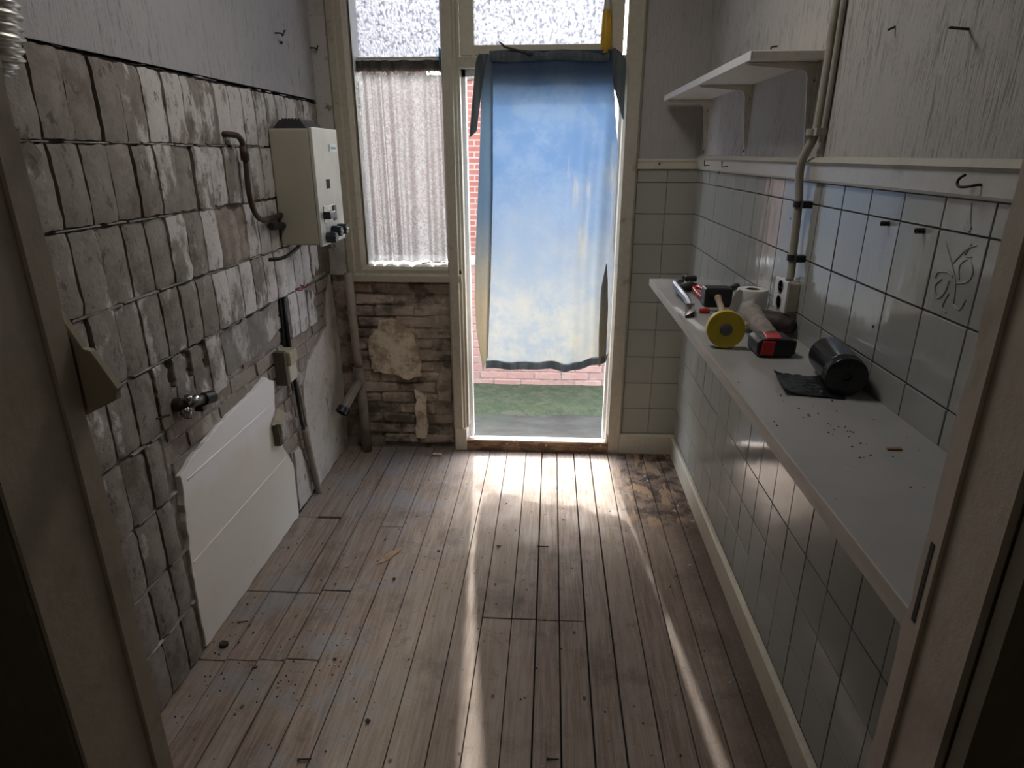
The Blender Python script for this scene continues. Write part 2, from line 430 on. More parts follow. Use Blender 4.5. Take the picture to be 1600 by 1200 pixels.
    t = NT('shaded_cloth')  # same cloth, coloured dark grey where its layers block the backlight
    weave = t.noise(1.0, 3, 0.6, (300, 300, 300))
    streaks = t.noise(1.0, 3, 0.6, (40, 40, 3))
    col = t.mix(t.ramp(streaks, 0.35, 0.7), (0.13, 0.15, 0.165), (0.21, 0.235, 0.25))
    col = t.mix(t.ramp(weave, 0.4, 0.7, 0, 0.3), col, (0.09, 0.10, 0.11))
    MAT['cloth_shaded'] = t.done(t.mixs(0.40, t.shader('ShaderNodeBsdfDiffuse', col), t.shader('ShaderNodeBsdfTranslucent', col)))
    t = NT('folded_cloth')
    xs = t.xyz()
    col = t.mix(t.ramp(t.math('ADD', xs[2], t.math('MULTIPLY', t.noise(4, 4), 0.5)), 1.65, 1.0), (0.22, 0.29, 0.36), (0.46, 0.42, 0.345))
    col = t.mix(t.ramp(t.noise(1.0, 3, 0.6, (300, 300, 300)), 0.4, 0.7, 0, 0.25), col, (0.12, 0.13, 0.14))
    MAT['cloth_fold'] = t.done(t.mixs(0.55, t.shader('ShaderNodeBsdfDiffuse', col), t.shader('ShaderNodeBsdfTranslucent', col)))
    t = NT('lace')
    xs = t.xyz()
    base = t.noise(1.0, 2, 0.5, (26, 26, 26), None, 2.2)
    vine = t.ramp(t.math('ABSOLUTE', t.math('SUBTRACT', base, 0.5), 0), 0.055, 0.028)
    vine2 = t.ramp(t.math('ABSOLUTE', t.math('SUBTRACT', t.noise(1.0, 2, 0.5, (44, 44, 40), None, 1.6), 0.5), 0), 0.06, 0.03)
    pat = t.math('MAXIMUM', vine, t.math('MULTIPLY', vine2, 0.7))
    mesh = t.ramp(t.voro(330), 0.28, 0.5)
    dens = t.math('ADD', t.math('MULTIPLY', pat, 0.36), t.math('ADD', t.math('MULTIPLY', mesh, 0.06), t.ramp(xs[2], 1.08, 1.40, 0.82, 0.70)))
    topd = t.math('MULTIPLY', t.ramp(t.math('ADD', xs[2], t.math('MULTIPLY', t.noise(40, 3, 0.6, (1, 1, 0.3)), 0.09)), 1.985, 2.055), 0.75)
    lc = t.mix(topd, t.mix(pat, (0.150, 0.144, 0.152), (0.27, 0.265, 0.275)), (0.085, 0.075, 0.06))
    lc = t.mix(t.ramp(t.noise(9, 4), 0.58, 0.75, 0, 0.35), lc, (0.19, 0.17, 0.145))
    thread = t.mixs(0.55, t.shader('ShaderNodeBsdfDiffuse', lc), t.shader('ShaderNodeBsdfTranslucent', lc))
    MAT['lace'] = t.done(t.mixs(dens, t.shader('ShaderNodeBsdfTransparent', (1, 1, 1)), thread))
    # ---- glass
    t = NT('pebbled_glass')
    v = t.voro(95, feature='SMOOTH_F1', stretch=(1.0, 1.0, 0.75))
    w = t.noise(70, 3, 0.55, dist=0.8)
    hgt = t.math('ADD', t.math('MULTIPLY', v, 0.7), t.math('MULTIPLY', w, 0.7))
    nrm = t.bump(hgt, 0.8, 0.010)
    tint = t.mix(t.ramp(hgt, 0.62, 0.86), (0.34, 0.35, 0.372), (0.185, 0.195, 0.22))
    refr = t.shader('ShaderNodeBsdfRefraction', tint, nrm, Roughness=0.06, IOR=1.40)
    tl = t.shader('ShaderNodeBsdfTranslucent', tint, nrm)
    gl = t.shader('ShaderNodeBsdfGlossy', (0.5, 0.5, 0.5), nrm, Roughness=0.15)
    s = t.mixs(0.58, refr, tl)
    MAT['frosted'] = t.done(t.mixs(0.05, s, gl))
    t = NT('clear_pane')
    lw = t.n('ShaderNodeFresnel'); lw.inputs[0].default_value = 1.45
    dirt = t.ramp(t.noise(7, 4), 0.5, 0.8, 0.04, 0.14)
    tr = t.shader('ShaderNodeBsdfTransparent', (0.93, 0.95, 0.95))
    df = t.shader('ShaderNodeBsdfTranslucent', (0.6, 0.6, 0.58))
    s = t.mixs(dirt, tr, df)
    MAT['clear'] = t.done(t.mixs(t.math('MULTIPLY', lw.outputs[0], 0.9), s, t.shader('ShaderNodeBsdfGlossy', (1, 1, 1), Roughness=0.02)))
    t = NT('amber_plastic')
    c = t.mix(t.ramp(t.noise(18, 3), 0.4, 0.7), (0.72, 0.52, 0.07), (0.62, 0.40, 0.06))
    MAT['amber'] = t.done(t.mixs(0.62, t.bsdf(c, 0.3), t.shader('ShaderNodeBsdfTranslucent', c)))
    t = NT('white_plastic_cap')
    MAT['white_cap'] = t.done(t.mixs(0.5, t.bsdf((0.62, 0.62, 0.55), 0.4), t.shader('ShaderNodeBsdfTranslucent', (0.6, 0.6, 0.52))))
    t = NT('blue_peg_plastic')
    MAT['peg'] = t.done(t.mixs(0.5, t.bsdf((0.02, 0.30, 0.55), 0.35), t.shader('ShaderNodeBsdfTranslucent', (0.03, 0.42, 0.68))))
    t = NT('scrap_film')
    MAT['film'] = t.done(t.mixs(0.45, t.bsdf((0.50, 0.47, 0.45), 0.25, normal=t.bump(t.noise(60, 3), 0.6, 0.01)), t.shader('ShaderNodeBsdfTransparent', (1, 1, 1))))
    # ---- outside
    t = NT('red_garden_brick')
    p = t.jitter(t.pos, 5)
    c = t.mix(t.random(), (0.56, 0.33, 0.29), (0.49, 0.29, 0.265))
    c = t.mix(t.ramp(t.noise(16, 5, 0.7, v=p), 0.45, 0.7, 0, 0.6), c, (0.58, 0.46, 0.42))
    c = t.mix(t.ramp(t.noise(5, 4), 0.58, 0.72, 0, 0.5), c, (0.42, 0.38, 0.31))
    MAT['garden_brick'] = t.done(t.bsdf(c, 0.9, normal=t.bump(t.noise(50, 4), 0.3, 0.006), spec=0.2))
    MAT['garden_mortar'] = plain('garden_mortar', (0.50, 0.40, 0.36), 0.95)
    t = NT('distant_brickwork')
    br = t.n('ShaderNodeTexBrick')
    cx = t.n('ShaderNodeCombineXYZ'); s3 = t.xyz()
    t.l(t.math('ADD', s3[0], s3[1]), cx.inputs[0]); t.l(s3[2], cx.inputs[1])
    t.l(cx.outputs[0], br.inputs['Vector'])
    br.inputs['Color1'].default_value = (0.36, 0.135, 0.095, 1)
    br.inputs['Color2'].default_value = (0.29, 0.10, 0.075, 1)
    br.inputs['Mortar'].default_value = (0.40, 0.31, 0.27, 1)
    br.inputs['Scale'].default_value = 1.0
    br.inputs['Brick Width'].default_value = 0.21
    br.inputs['Row Height'].default_value = 0.0625
    br.inputs['Mortar Size'].default_value = 0.007
    MAT['far_brick'] = t.done(t.bsdf(t.mix(t.ramp(t.noise(3, 4), 0.4, 0.7, 0, 0.3), br.outputs[0], (0.36, 0.22, 0.18)), 0.9, spec=0.2))
    t = NT('damp_concrete')
    n = t.noise(5, 7, 0.7, (0.6, 1.6, 1))
    c = t.mix(t.ramp(n, 0.35, 0.65), (0.034, 0.033, 0.027), (0.066, 0.067, 0.056))
    xs = t.xyz()
    c = t.mix(t.math('MULTIPLY', t.ramp(t.noise(6, 5), 0.42, 0.6), t.ramp(xs[0], 0.1, -0.6, 0, 0.8)), c, (0.052, 0.065, 0.040))
    c = t.mix(t.ramp(t.noise(40, 3), 0.72, 0.78), c, (0.28, 0.28, 0.26))
    MAT['yard'] = t.done(t.bsdf(c, 0.75, normal=t.bump(n, 0.4, 0.02)))
    t = NT('moss')
    c = t.mix(t.ramp(t.noise(16, 6, 0.7), 0.35, 0.65), (0.042, 0.062, 0.027), (0.085, 0.100, 0.055))
    c = t.mix(t.ramp(t.noise(4, 4), 0.55, 0.7, 0, 0.6), c, (0.10, 0.10, 0.075))
    MAT['moss'] = t.done(t.bsdf(c, 0.95, normal=t.bump(t.noise(60, 4), 0.8, 0.02)))
    MAT['coping'] = plain('white_coping', (0.66, 0.65, 0.62), 0.8)
    t = NT('leaf_green')
    c = t.mix(t.random(), (0.07, 0.15, 0.045), (0.10, 0.19, 0.06))
    c = t.mix(t.ramp(t.noise(9, 2), 0.3, 0.7), c, (0.14, 0.24, 0.08))
    MAT['green'] = t.done(t.mixs(0.35, t.bsdf(c, 0.5), t.shader('ShaderNodeBsdfTranslucent', c)))
    MAT['bark'] = plain('bark', (0.11, 0.085, 0.06), 0.9)
mats()

# ------------------------------------------------------------------ mesh helpers (all shapes are given in world metres)
WORLD_AT = {}
def at_of(o):
    return WORLD_AT.get(o.name, Vector((0, 0, 0))) if o else Vector((0, 0, 0))

class MB:
    def __init__(self):
        self.v = []; self.f = []
    def add(self, vs, fs):
        k = len(self.v)
        self.v += [tuple(p) for p in vs]
        self.f += [tuple(i + k for i in f) for f in fs]
        return self
    def box(self, x0, x1, y0, y1, z0, z1):
        return self.add([(x0, y0, z0), (x1, y0, z0), (x1, y1, z0), (x0, y1, z0), (x0, y0, z1), (x1, y0, z1), (x1, y1, z1), (x0, y1, z1)],
                        [(3, 2, 1, 0), (4, 5, 6, 7), (0, 1, 5, 4), (1, 2, 6, 5), (2, 3, 7, 6), (3, 0, 4, 7)])
    def prism(self, poly, axis, a, b):
        """poly: 2-D outline in the two other axes, extruded along axis from a to b"""
        def mk(p, t):
            if axis == 'x': return (t, p[0], p[1])
            if axis == 'y': return (p[0], t, p[1])
            return (p[0], p[1], t)
        n = len(poly)
        vs = [mk(p, a) for p in poly] + [mk(p, b) for p in poly]
        fs = [tuple(range(n))[::-1], tuple(range(n, 2 * n))]
        fs += [(i, (i + 1) % n, n + (i + 1) % n, n + i) for i in range(n)]
        return self.add(vs, fs)
    def tube(self, path, r, seg=10, cap=True):
        pts = [Vector(p) for p in path]
        n = len(pts)
        rad = r if isinstance(r, (list, tuple)) else [r] * n
        tang = [(pts[min(i + 1, n - 1)] - pts[max(i - 1, 0)]).normalized() for i in range(n)]
        ref = Vector((0, 0, 1)) if abs(tang[0].z) < 0.9 else Vector((1, 0, 0))
        nx = tang[0].cross(ref).normalized()
        vs, fs = [], []
        for i in range(n):
            nx = (nx - tang[i] * nx.dot(tang[i])).normalized()
            ny = tang[i].cross(nx)
            for k in range(seg):
                a = 2 * math.pi * k / seg
                vs.append(pts[i] + (nx * math.cos(a) + ny * math.sin(a)) * rad[i])
        for i in range(n - 1):
            for k in range(seg):
                fs.append((i * seg + k, i * seg + (k + 1) % seg, (i + 1) * seg + (k + 1) % seg, (i + 1) * seg + k))
        if cap:
            fs.append(tuple(range(seg))[::-1])
            fs.append(tuple((n - 1) * seg + k for k in range(seg)))
        return self.add(vs, fs)
    def lathe(self, c, axis, prof, seg=24):
        """prof: list of (radius, distance along axis) from c"""
        c = Vector(c); ax = Vector(axis).normalized()
        ref = Vector((0, 0, 1)) if abs(ax.z) < 0.9 else Vector((1, 0, 0))
        nx = ax.cross(ref).normalized(); ny = ax.cross(nx)
        vs, fs = [], []
        for r, h in prof:
            for k in range(seg):
                a = 2 * math.pi * k / seg
                vs.append(c + ax * h + (nx * math.cos(a) + ny * math.sin(a)) * max(r, 1e-5))
        for i in range(len(prof) - 1):
            for k in range(seg):
                fs.append((i * seg + k, i * seg + (k + 1) % seg, (i + 1) * seg + (k + 1) % seg, (i + 1) * seg + k))
        return self.add(vs, fs)
    def sheet(self, fn, nu, nv):
        vs = [fn(i / nu, j / nv) for j in range(nv + 1) for i in range(nu + 1)]
        fs = [(j * (nu + 1) + i, j * (nu + 1) + i + 1, (j + 1) * (nu + 1) + i + 1, (j + 1) * (nu + 1) + i) for j in range(nv) for i in range(nu)]
        return self.add(vs, fs)
    def data(self, name, mat, off=Vector((0, 0, 0)), smooth=False, bevel=0.0, seg=1):
        me = bpy.data.meshes.new(name)
        me.from_pydata([(x - off.x, y - off.y, z - off.z) for x, y, z in self.v], [], self.f)
        bm = bmesh.new(); bm.from_mesh(me)
        bmesh.ops.recalc_face_normals(bm, faces=bm.faces)
        if bevel:
            ed = [e for e in bm.edges if len(e.link_faces) == 2 and e.calc_face_angle(0) > 0.6]
            bmesh.ops.bevel(bm, geom=ed, offset=bevel, segments=seg, affect='EDGES', profile=0.6)
        bm.to_mesh(me); bm.free()
        if smooth:
            for p in me.polygons: p.use_smooth = True
        me.materials.append(mat)
        return me
    def build(self, name, mat, parent=None, at=None, smooth=False, bevel=0.0, seg=1, auto=False):
        """at: world location of the object's origin"""
        w = Vector(at) if at is not None else (at_of(parent) if parent else Vector((0, 0, 0)))
        me = self.data(name, mat, w, smooth or auto, bevel, seg)
        o = bpy.data.objects.new(name, me)
        C.objects.link(o)
        if auto:
            me.set_sharp_from_angle(angle=math.radians(38))
        if parent:
            o.parent = parent
            o.location = w - at_of(parent)
        else:
            o.location = w
        WORLD_AT[o.name] = w
        return o

def tag(o, label, cat, group=None):
    o['label'] = label; o['category'] = cat
    if group: o['group'] = group
    return o
def struct(o, label=None):
    o['kind'] = 'structure'
    if label: o['label'] = label
    return o
def thing(name, at, label, cat, group=None):
    o = bpy.data.objects.new(name, None)
    o.empty_display_size = 0.05
    C.objects.link(o)
    o.location = at
    WORLD_AT[o.name] = Vector(at)
    return tag(o, label, cat, group)
def place(me, name, parent, w, rot=None, scale=None):
    o = bpy.data.objects.new(name, me)
    C.objects.link(o)
    o.parent = parent
    o.location = Vector(w) - at_of(parent)
    if rot: o.rotation_euler = rot
    if scale: o.scale = scale
    WORLD_AT[o.name] = Vector(w)
    return o
def jag(poly, step=0.03, amp=0.008, seed=0):
    rnd = random.Random(seed)
    out = []
    n = len(poly)
    for i in range(n):
        a = Vector(poly[i]); b = Vector(poly[(i + 1) % n])
        k = max(1, int((b - a).length / step))
        for j in range(k):
            p = a.lerp(b, j / k)
            out.append((p.x + rnd.uniform(-amp, amp), p.y + rnd.uniform(-amp, amp)))
    return out
def smooth_path(pts, n=6):
    P = [Vector(p) for p in pts]
    out = []
    for i in range(len(P) - 1):
        p0 = P[max(i - 1, 0)]; p1 = P[i]; p2 = P[i + 1]; p3 = P[min(i + 2, len(P) - 1)]
        for j in range(n):
            t = j / n
            out.append(0.5 * ((2 * p1) + (p2 - p0) * t + (2 * p0 - 5 * p1 + 4 * p2 - p3) * t * t + (3 * p1 - p0 - 3 * p2 + p3) * t ** 3))
    out.append(P[-1])
    return out
def lerp_tab(tab, z):
    tab = sorted(tab)
    if z <= tab[0][0]: return tab[0][1]
    for (a, va), (b, vb) in zip(tab, tab[1:]):
        if z <= b:
            t = (z - a) / (b - a)
            return va + (vb - va) * t
    return tab[-1][1]

# ================================================================== STRUCTURE
# ---- floor: boards over a dark void
floor = struct(MB().box(-1.45, 1.0, -1.6, 3.33, -0.16, -0.03).build('floor', MAT['void'], at=(0, 2, -0.1)))
EDGES = [-1.165, -1.066, -0.958, -0.865, -0.752, -0.650, -0.537, -0.438, -0.322, -0.224, -0.116, -0.027, 0.059, 0.152, 0.245, 0.344, 0.442, 0.537, 0.626, 0.713]
SPLIT = {9: [1.9], 10: [1.9], 11: [1.9], 12: [1.9], 0: [1.64, 2.0, 2.54], 1: [1.645, 2.0, 2.55], 2: [1.65, 2.0], 3: [1.66, 2.02], 4: [2.48]}
GAPW = {13: 0.008, 11: 0.006, 2: 0.005}
for i in range(len(EDGES) - 1):
    x0, x1 = EDGES[i], EDGES[i + 1]
    cuts = [YF1 - 0.9] + SPLIT.get(i, []) + [3.318]
    for a, b in zip(cuts, cuts[1:]):
        g = GAPW.get(i, 0.0024) / 2 + random.uniform(0, 0.0008)
        dz = random.uniform(-0.0018, 0.0012)
        end = 0.003 if b < 3.3 else 0
        if i == 1 and abs(b - 2.55) < 0.01: end = 0.022
        m = MB()
        ns = max(2, int((b - a) / 0.25))
        for k in range(ns):
            pass
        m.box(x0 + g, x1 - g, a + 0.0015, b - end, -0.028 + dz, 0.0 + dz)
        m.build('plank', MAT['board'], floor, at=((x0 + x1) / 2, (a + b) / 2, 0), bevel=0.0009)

ceiling = struct(MB().box(-1.45, 1.0, YF0, 3.55, ZC, ZC + 0.1).build('ceiling', MAT['ceiling'], at=(0, 2, ZC)))

# ---- left wall
wall_left = struct(MB().box(XL - 0.25, XL - 0.030, YF0, 3.55, -0.1, ZC).build('wall_left', MAT['mortar'], at=(XL, 2, 0)))
MB().box(XL - 0.06, XL - 0.0135, YF1, 3.40, 1.03, 1.838).build('mortar_bed', MAT['mortar'], wall_left)
MB().box(XL - 0.06, XL - 0.0135, YF1, 1.69, -0.05, 1.03).build('mortar_bed', MAT['mortar'], wall_left)
ROWS = [1.836, 1.630, 1.429, 1.221, 1.017, 0.812, 0.607, 0.403, 0.208, 0.004]
K0, PITCH = 1.588, 0.1028
def block_mesh(seed, w, h, broken=0):
    rnd = random.Random(seed)
    nu, nv = 4, 7
    vs, fs = [], []
    for j in range(nv + 1):
        for i in range(nu + 1):
            u, v = i / nu, j / nv
            y = (u - 0.5) * (w - 0.006); z = (v - 0.5) * (h - 0.006)
            e = min(u, 1 - u)
            x = 0.0 - 0.0045 * (1 - min(1, e * 3.0)) ** 1.6 - (0.003 if v in (0, 1) else 0) + rnd.uniform(-0.0016, 0.0016)
            if i in (0, nu): y += rnd.uniform(-0.0018, 0.0018)
            if j in (0, nv): z += rnd.uniform(-0.003, 0.003)
            vs.append((x, y, z))
    k = len(vs)
    for j in range(nv + 1):
        for i in range(nu + 1):
            if i in (0, nu) or j in (0, nv):
                pass
    keep = set()
    for j in range(nv):
        for i in range(nu):
            if broken == 1 and (j < 2 + (i % 2) + (1 if i > 2 else 0)): continue
            if broken == 2 and (j > 4 - (i % 3)): continue
            if broken == 3 and (i > 2 and 1 < j < 6 or (i > 1 and j in (3, 4))): continue
            fs.append((j * (nu + 1) + i, j * (nu + 1) + i + 1, (j + 1) * (nu + 1) + i + 1, (j + 1) * (nu + 1) + i))
    me = bpy.data.meshes.new('masonry_block')
    me.from_pydata(vs, [], fs)
    bm = bmesh.new(); bm.from_mesh(me)
    loose = [v for v in bm.verts if not v.link_faces]
    bmesh.ops.delete(bm, geom=loose, context='VERTS')
    bnd = [e for e in bm.edges if e.is_boundary]
    r = bmesh.ops.extrude_edge_only(bm, edges=bnd)
    for v in r['geom']:
        if isinstance(v, bmesh.types.BMVert): v.co.x = -0.03
    bmesh.ops.recalc_face_normals(bm, faces=bm.faces)
    for f in bm.faces: f.smooth = True
    bm.to_mesh(me); bm.free()
    me.set_sharp_from_angle(angle=math.radians(40))
    return me
def ragged_block(seed, w, h, kind):
    outl = {1: [(-.5, .5), (.5, .5), (.5, -.20), (.2, -.32), (.02, -.18), (-.22, -.42), (-.5, -.30)],
            2: [(-.5, -.5), (.5, -.5), (.5, .16), (.22, .34), (-.05, .12), (-.28, .42), (-.5, .25)],
            3: [(-.5, -.5), (.5, -.5), (.5, .05), (.30, .02), (.16, .22), (.24, .40), (.02, .5), (-.5, .5)]}[kind]
    poly = jag([(u * (w - .005), v * (h - .005)) for u, v in outl], 0.014, 0.0035, seed)
    me = MB().prism(poly, 'x', -0.03, -0.001).data('masonry_block', MAT['block'], bevel=0.0025)
    me.materials.clear()
    return me
VAR = {}
for kind, mname in (('g', 'block'), ('w', 'block_white')):
    for br in (0, 1, 2, 3):
        for s in range(4 if br == 0 else 1):
            me = ragged_block(s + br * 7, PITCH, 0.2045, br) if br else block_mesh(s * 13 + 1, PITCH, 0.2045, 0)
            me.materials.append(MAT[mname])
            VAR[(kind, br, s)] = me
def block_present(r, y):
    if r <= 1: return 1
    if r == 2:
        if 2.20 < y < 2.34: return 2 if y < 2.22 else 0
        if 2.34 <= y < 2.46: return 0
        return 1
    if r == 3:
        if y > 3.12: return 0
        return 1 if y < 2.98 else 3
    if r == 4:
        if y < 1.74: return 1
        if y < 1.95: return 5
        if y < 2.12: return 1
        if 2.70 < y < 2.90: return 1
        if 2.90 < y < 3.05: return 4
        return 0
    return 1 if y < 1.72 else 0
rb = random.Random(3)
for r in range(9):
    z0, z1 = ROWS[r + 1], ROWS[r]
    for k in range(-7, 17):
        y = K0 + PITCH * (k + 0.5)
        st = block_present(r, y)
        if not st: continue
        lastcol = (r >= 5 and y > 1.62)
        w = rb.random()
        pw = 0.0 if y < 1.9 else min(0.97, (y - 1.75) * (1.0 if r < 2 else 1.2))
        if r == 0: pw *= 0.55
        if r == 4 and y > 1.74: pw = 1
        kind = 'w' if w < pw else 'g'
        br = {1: 0, 2: 2, 3: 1, 4: 2, 5: 3}[st]
        s = rb.randrange(4) if br == 0 else 0
        flip = rb.random() < 0.5 and br == 0
        sc = (1, (0.72 if lastcol else 1.0) * rb.uniform(0.97, 1.0), (z1 - z0) / 0.2045 * rb.uniform(0.975, 0.995))
        yy = y + rb.uniform(-0.003, 0.003) - (0.014 if lastcol else 0)
        if kind == 'w': yy = y
        o = place(VAR[(kind, br, s)], 'masonry_block', wall_left, (XL + rb.uniform(-0.004, 0.004), yy, (z0 + z1) / 2 + rb.uniform(-0.002, 0.002)),
                  rot=(math.pi if flip else 0, 0, 0) if flip else (rb.uniform(-0.008, 0.008), 0, 0), scale=sc)
# pale mortar ridges left proud in the bed joints
for r, (a, b) in {1: (0.9, 3.3), 2: (0.9, 2.2), 3: (0.9, 3.1), 4: (1.2, 2.25), 5: (1.2, 1.72), 6: (1.2, 1.70), 7: (1.2, 1.69), 8: (1.2, 1.68)}.items():
    m = MB(); y = a
    while y < b:
        L = rb.uniform(0.06, 0.2)
        if rb.random() < 0.72:
            zz = ROWS[r] + rb.uniform(-0.002, 0.002)
            h = rb.uniform(0.0015, 0.0032)
            m.prism([(XL - 0.02, zz - h - 0.002), (XL - 0.001, zz - h), (XL + 0.001, zz + h), (XL - 0.02, zz + h + 0.002)], 'y', y, min(y + L, b)) if False else \
                m.box(XL - 0.025, XL - 0.001, y, min(y + L, b), zz - h, zz + h)
        y += L + rb.uniform(0.0, 0.05)
    m.build('mortar_ridge', MAT['mortar_light'], wall_left, bevel=0.001)
# exposed bricks below the torn-off facing
brick_me = []
for s in range(4):
    rnd = random.Random(50 + s)
    m = MB().box(-0.05, 0, -0.102, 0.102, -0.0265, 0.0265)
    me = m.data('brick', MAT['brick'], bevel=0.004)
    for v in me.vertices:
        v.co.y += rnd.uniform(-0.003, 0.003); v.co.z += rnd.uniform(-0.002, 0.002); v.co.x += rnd.uniform(-0.002, 0.002)
    brick_me.append(me)
brick_red = brick_me[0].copy(); brick_red.materials[0] = MAT['brick_red']
for row in range(17):
    z = 0.035 + row * 0.0625
    if z > 1.02 and z > 1.10: continue
    for c in range(9):
        y = 1.62 + 0.212 * c + (0.106 if row % 2 else 0)
        if y < 1.70 or y > 3.36: continue
        if z < 0.62 and y < 2.36: continue          # behind the plaster sheet
        if z < 0.40 and y < 2.44: continue
        if z < 0.56 and 2.92 < y: continue
        hidden = False
        for r in range(4, 5):
            if ROWS[r + 1] < z < ROWS[r] and block_present(r, y) == 1: hidden = True
        if hidden: continue
        red = y < 2.0 and z < 0.9 and rb.random() < 0.55
        place(brick_red if red else rb.choice(brick_me), 'brick', wall_left, (XL - 0.022 + rb.uniform(-0.004, 0.004), y, z),
              rot=(rb.uniform(-0.02, 0.02), 0, 0))
MB().box(XL - 0.06, XL - 0.0285, 1.70, 3.36, 0.0, 1.02).build('mortar_bed', MAT['mortar_light'], wall_left)
def rubblef(u, v):
    y = 2.195 + 0.27 * u; z = 1.215 + 0.215 * v
    e = min(u, 1 - u, v, 1 - v)
    return (XL - 0.016 + min(0.009, e * 0.10) + 0.011 * noise.noise((y * 22, z * 22, 0.5)) + 0.006 * noise.noise((y * 60, z * 60, 2)), y, z)
MB().sheet(rubblef, 22, 18).build('rough_mortar', MAT['brick_red'], wall_left, smooth=True)
# plaster sheets
MB().prism(jag([(1.735, 0.640), (1.80, 0.668), (1.93, 0.69), (2.07, 0.712), (2.29, 0.725), (2.40, 0.74), (2.47, 0.70), (2.445, 0.58), (2.43, 0.47), (2.47, 0.40), (2.555, 0.27), (2.545, 0.10), (2.545, 0.004), (1.69, 0.004), (1.695, 0.30)], 0.03, 0.004, 1), 'x', XL - 0.035, XL - 0.006).build('plaster_patch', MAT['plaster'], wall_left, bevel=0.002)
for z, y0, y1 in ((0.615, 1.76, 2.44), (0.335, 1.71, 2.49)):
    MB().prism([(XL - 0.010, z - 0.006), (XL - 0.0035, z - 0.001), (XL - 0.0035, z + 0.001), (XL - 0.010, z + 0.006)], 'y', y0, y1).build('plaster_ridge', MAT['plaster'], wall_left)
MB().prism(jag([(2.775, 0.56), (2.87, 0.66), (3.0, 0.70), (3.17, 0.76), (3.20, 0.92), (3.30, 1.0), (3.34, 0.60), (3.335, 0.004), (2.79, 0.004), (2.77, 0.2)], 0.03, 0.007, 2), 'x', XL - 0.04, XL - 0.010).build('plaster_patch', MAT['whitewash'], wall_left, bevel=0.002)
MB().prism(jag([(2.58, 0.004), (2.76, 0.004), (2.74, 0.16), (2.66, 0.30), (2.60, 0.30)], 0.03, 0.006, 5), 'x', XL - 0.04, XL - 0.014).build('plaster_patch', MAT['whitewash'], wall_left, bevel=0.002)
MB().prism(jag([(2.12, 0.84), (2.42, 0.84), (2.62, 0.90), (2.62, 1.01), (2.12, 1.01)], 0.03, 0.008, 6), 'x', XL - 0.04, XL - 0.014).build('plaster_patch', MAT['mortar_light'], wall_left, bevel=0.002)
# chase cut for the conduit
MB().prism(jag([(2.63, 0.78), (2.685, 0.78), (2.70, 1.02), (2.65, 1.03)], 0.03, 0.006, 9), 'x', XL - 0.03, XL - 0.012).build('dark_chase', MAT['void'], wall_left)
# wall covering above
MB().prism(jag([(YF1, 1.839), (3.40, 1.839)], 0.03, 0.003, 4) + [(3.45, 1.85), (3.45, ZC), (YF1, ZC)], 'x', XL - 0.04, XL - 0.002).build('wall_covering', MAT['paper_left'], wall_left)

# ---- right wall
wall_right = struct(MB().box(XR + 0.004, XR + 0.25, YF0, 3.55, -0.1, ZC).build('wall_right', MAT['grout'], at=(XR, 2, 0)))
TW, TH = 0.1405, 0.15
def tile_mesh(w, h, mat, t=0.007):
    return MB().box(-t, 0, -w / 2, w / 2, -h / 2, h / 2).data('tile', mat, bevel=0.0016, seg=2)
tm_full = tile_mesh(TW - 0.0035, TH - 0.0035, MAT['tile'])
tm_top = tile_mesh(TW - 0.0035, 0.054, MAT['tile'])
rt_ = random.Random(11)
z_base = 0.122
decor_parent = None
for c in range(-4, 17):
    y = 1.0945 + TW * (c + 0.5)
    if y - TW / 2 < YF1 - 0.05 or y > 3.36: continue
    for r in range(9):
        if r == 6: 
            pass
        o = place(tm_full, 'tile', wall_right, (XR + 0.003 + rt_.uniform(-0.0005, 0.0005), y, z_base + TH * (r + 0.5)), rot=(0, rt_.uniform(-0.004, 0.004), rt_.uniform(-0.004, 0.004)))
        if c == 0 and r == 8: decor_parent = o
    place(tm_top, 'tile', wall_right, (XR + 0.003, y, z_base + TH * 9 + 0.0285), rot=(0, 0, rt_.uniform(-0.004, 0.004)))
MB().box(XR - 0.001, XR + 0.05, YF1, 3.34, 1.56, ZC).build('wall_covering', MAT['paper_right'], wall_right)
# relief of a flower on one tile
m = MB()
def T(u, v): return (XR - 0.0040, 1.165 + u, 1.397 + v)
for pts in ([(-.045, .055), (-.01, .02), (.012, -.01), (.02, -.045)], [(.012, -.01), (.045, .0), (.05, .02), (.03, .035), (.012, .02), (.02, -.002)],
            [(-.01, .02), (.02, .05), (.045, .06)], [(-.03, -.01), (-.045, -.025), (-.03, -.045), (-.012, -.03), (-.008, -.008)],
            [(.02, -.045), (.04, -.05), (.05, -.03)], [(0, .0), (-.02, .005), (-.045, .0), (-.05, -.012)], [(.03, .06), (.02, .04), (.04, .04)], [(0, -.03), (-.01, -.055), (.005, -.065)]):
    m.tube(smooth_path([T(-u, v) for u, v in pts], 4), 0.0016, 6)
m.build('flower_relief', MAT['tile'], wall_right, smooth=True)
m = MB()
for pts in ([(-.02, .085), (-.012, .10), (-.005, .125)], [(-.02, .085), (-.004, .095)], [(-.018, .08), (.0, .083)]):
    m.tube(smooth_path([T(u, v) for u, v in pts], 4), [0.0025] + [0.0015] * (4 * (len(pts) - 1)), 6)
m.build('feather_relief', MAT['tile'], wall_right, smooth=True)

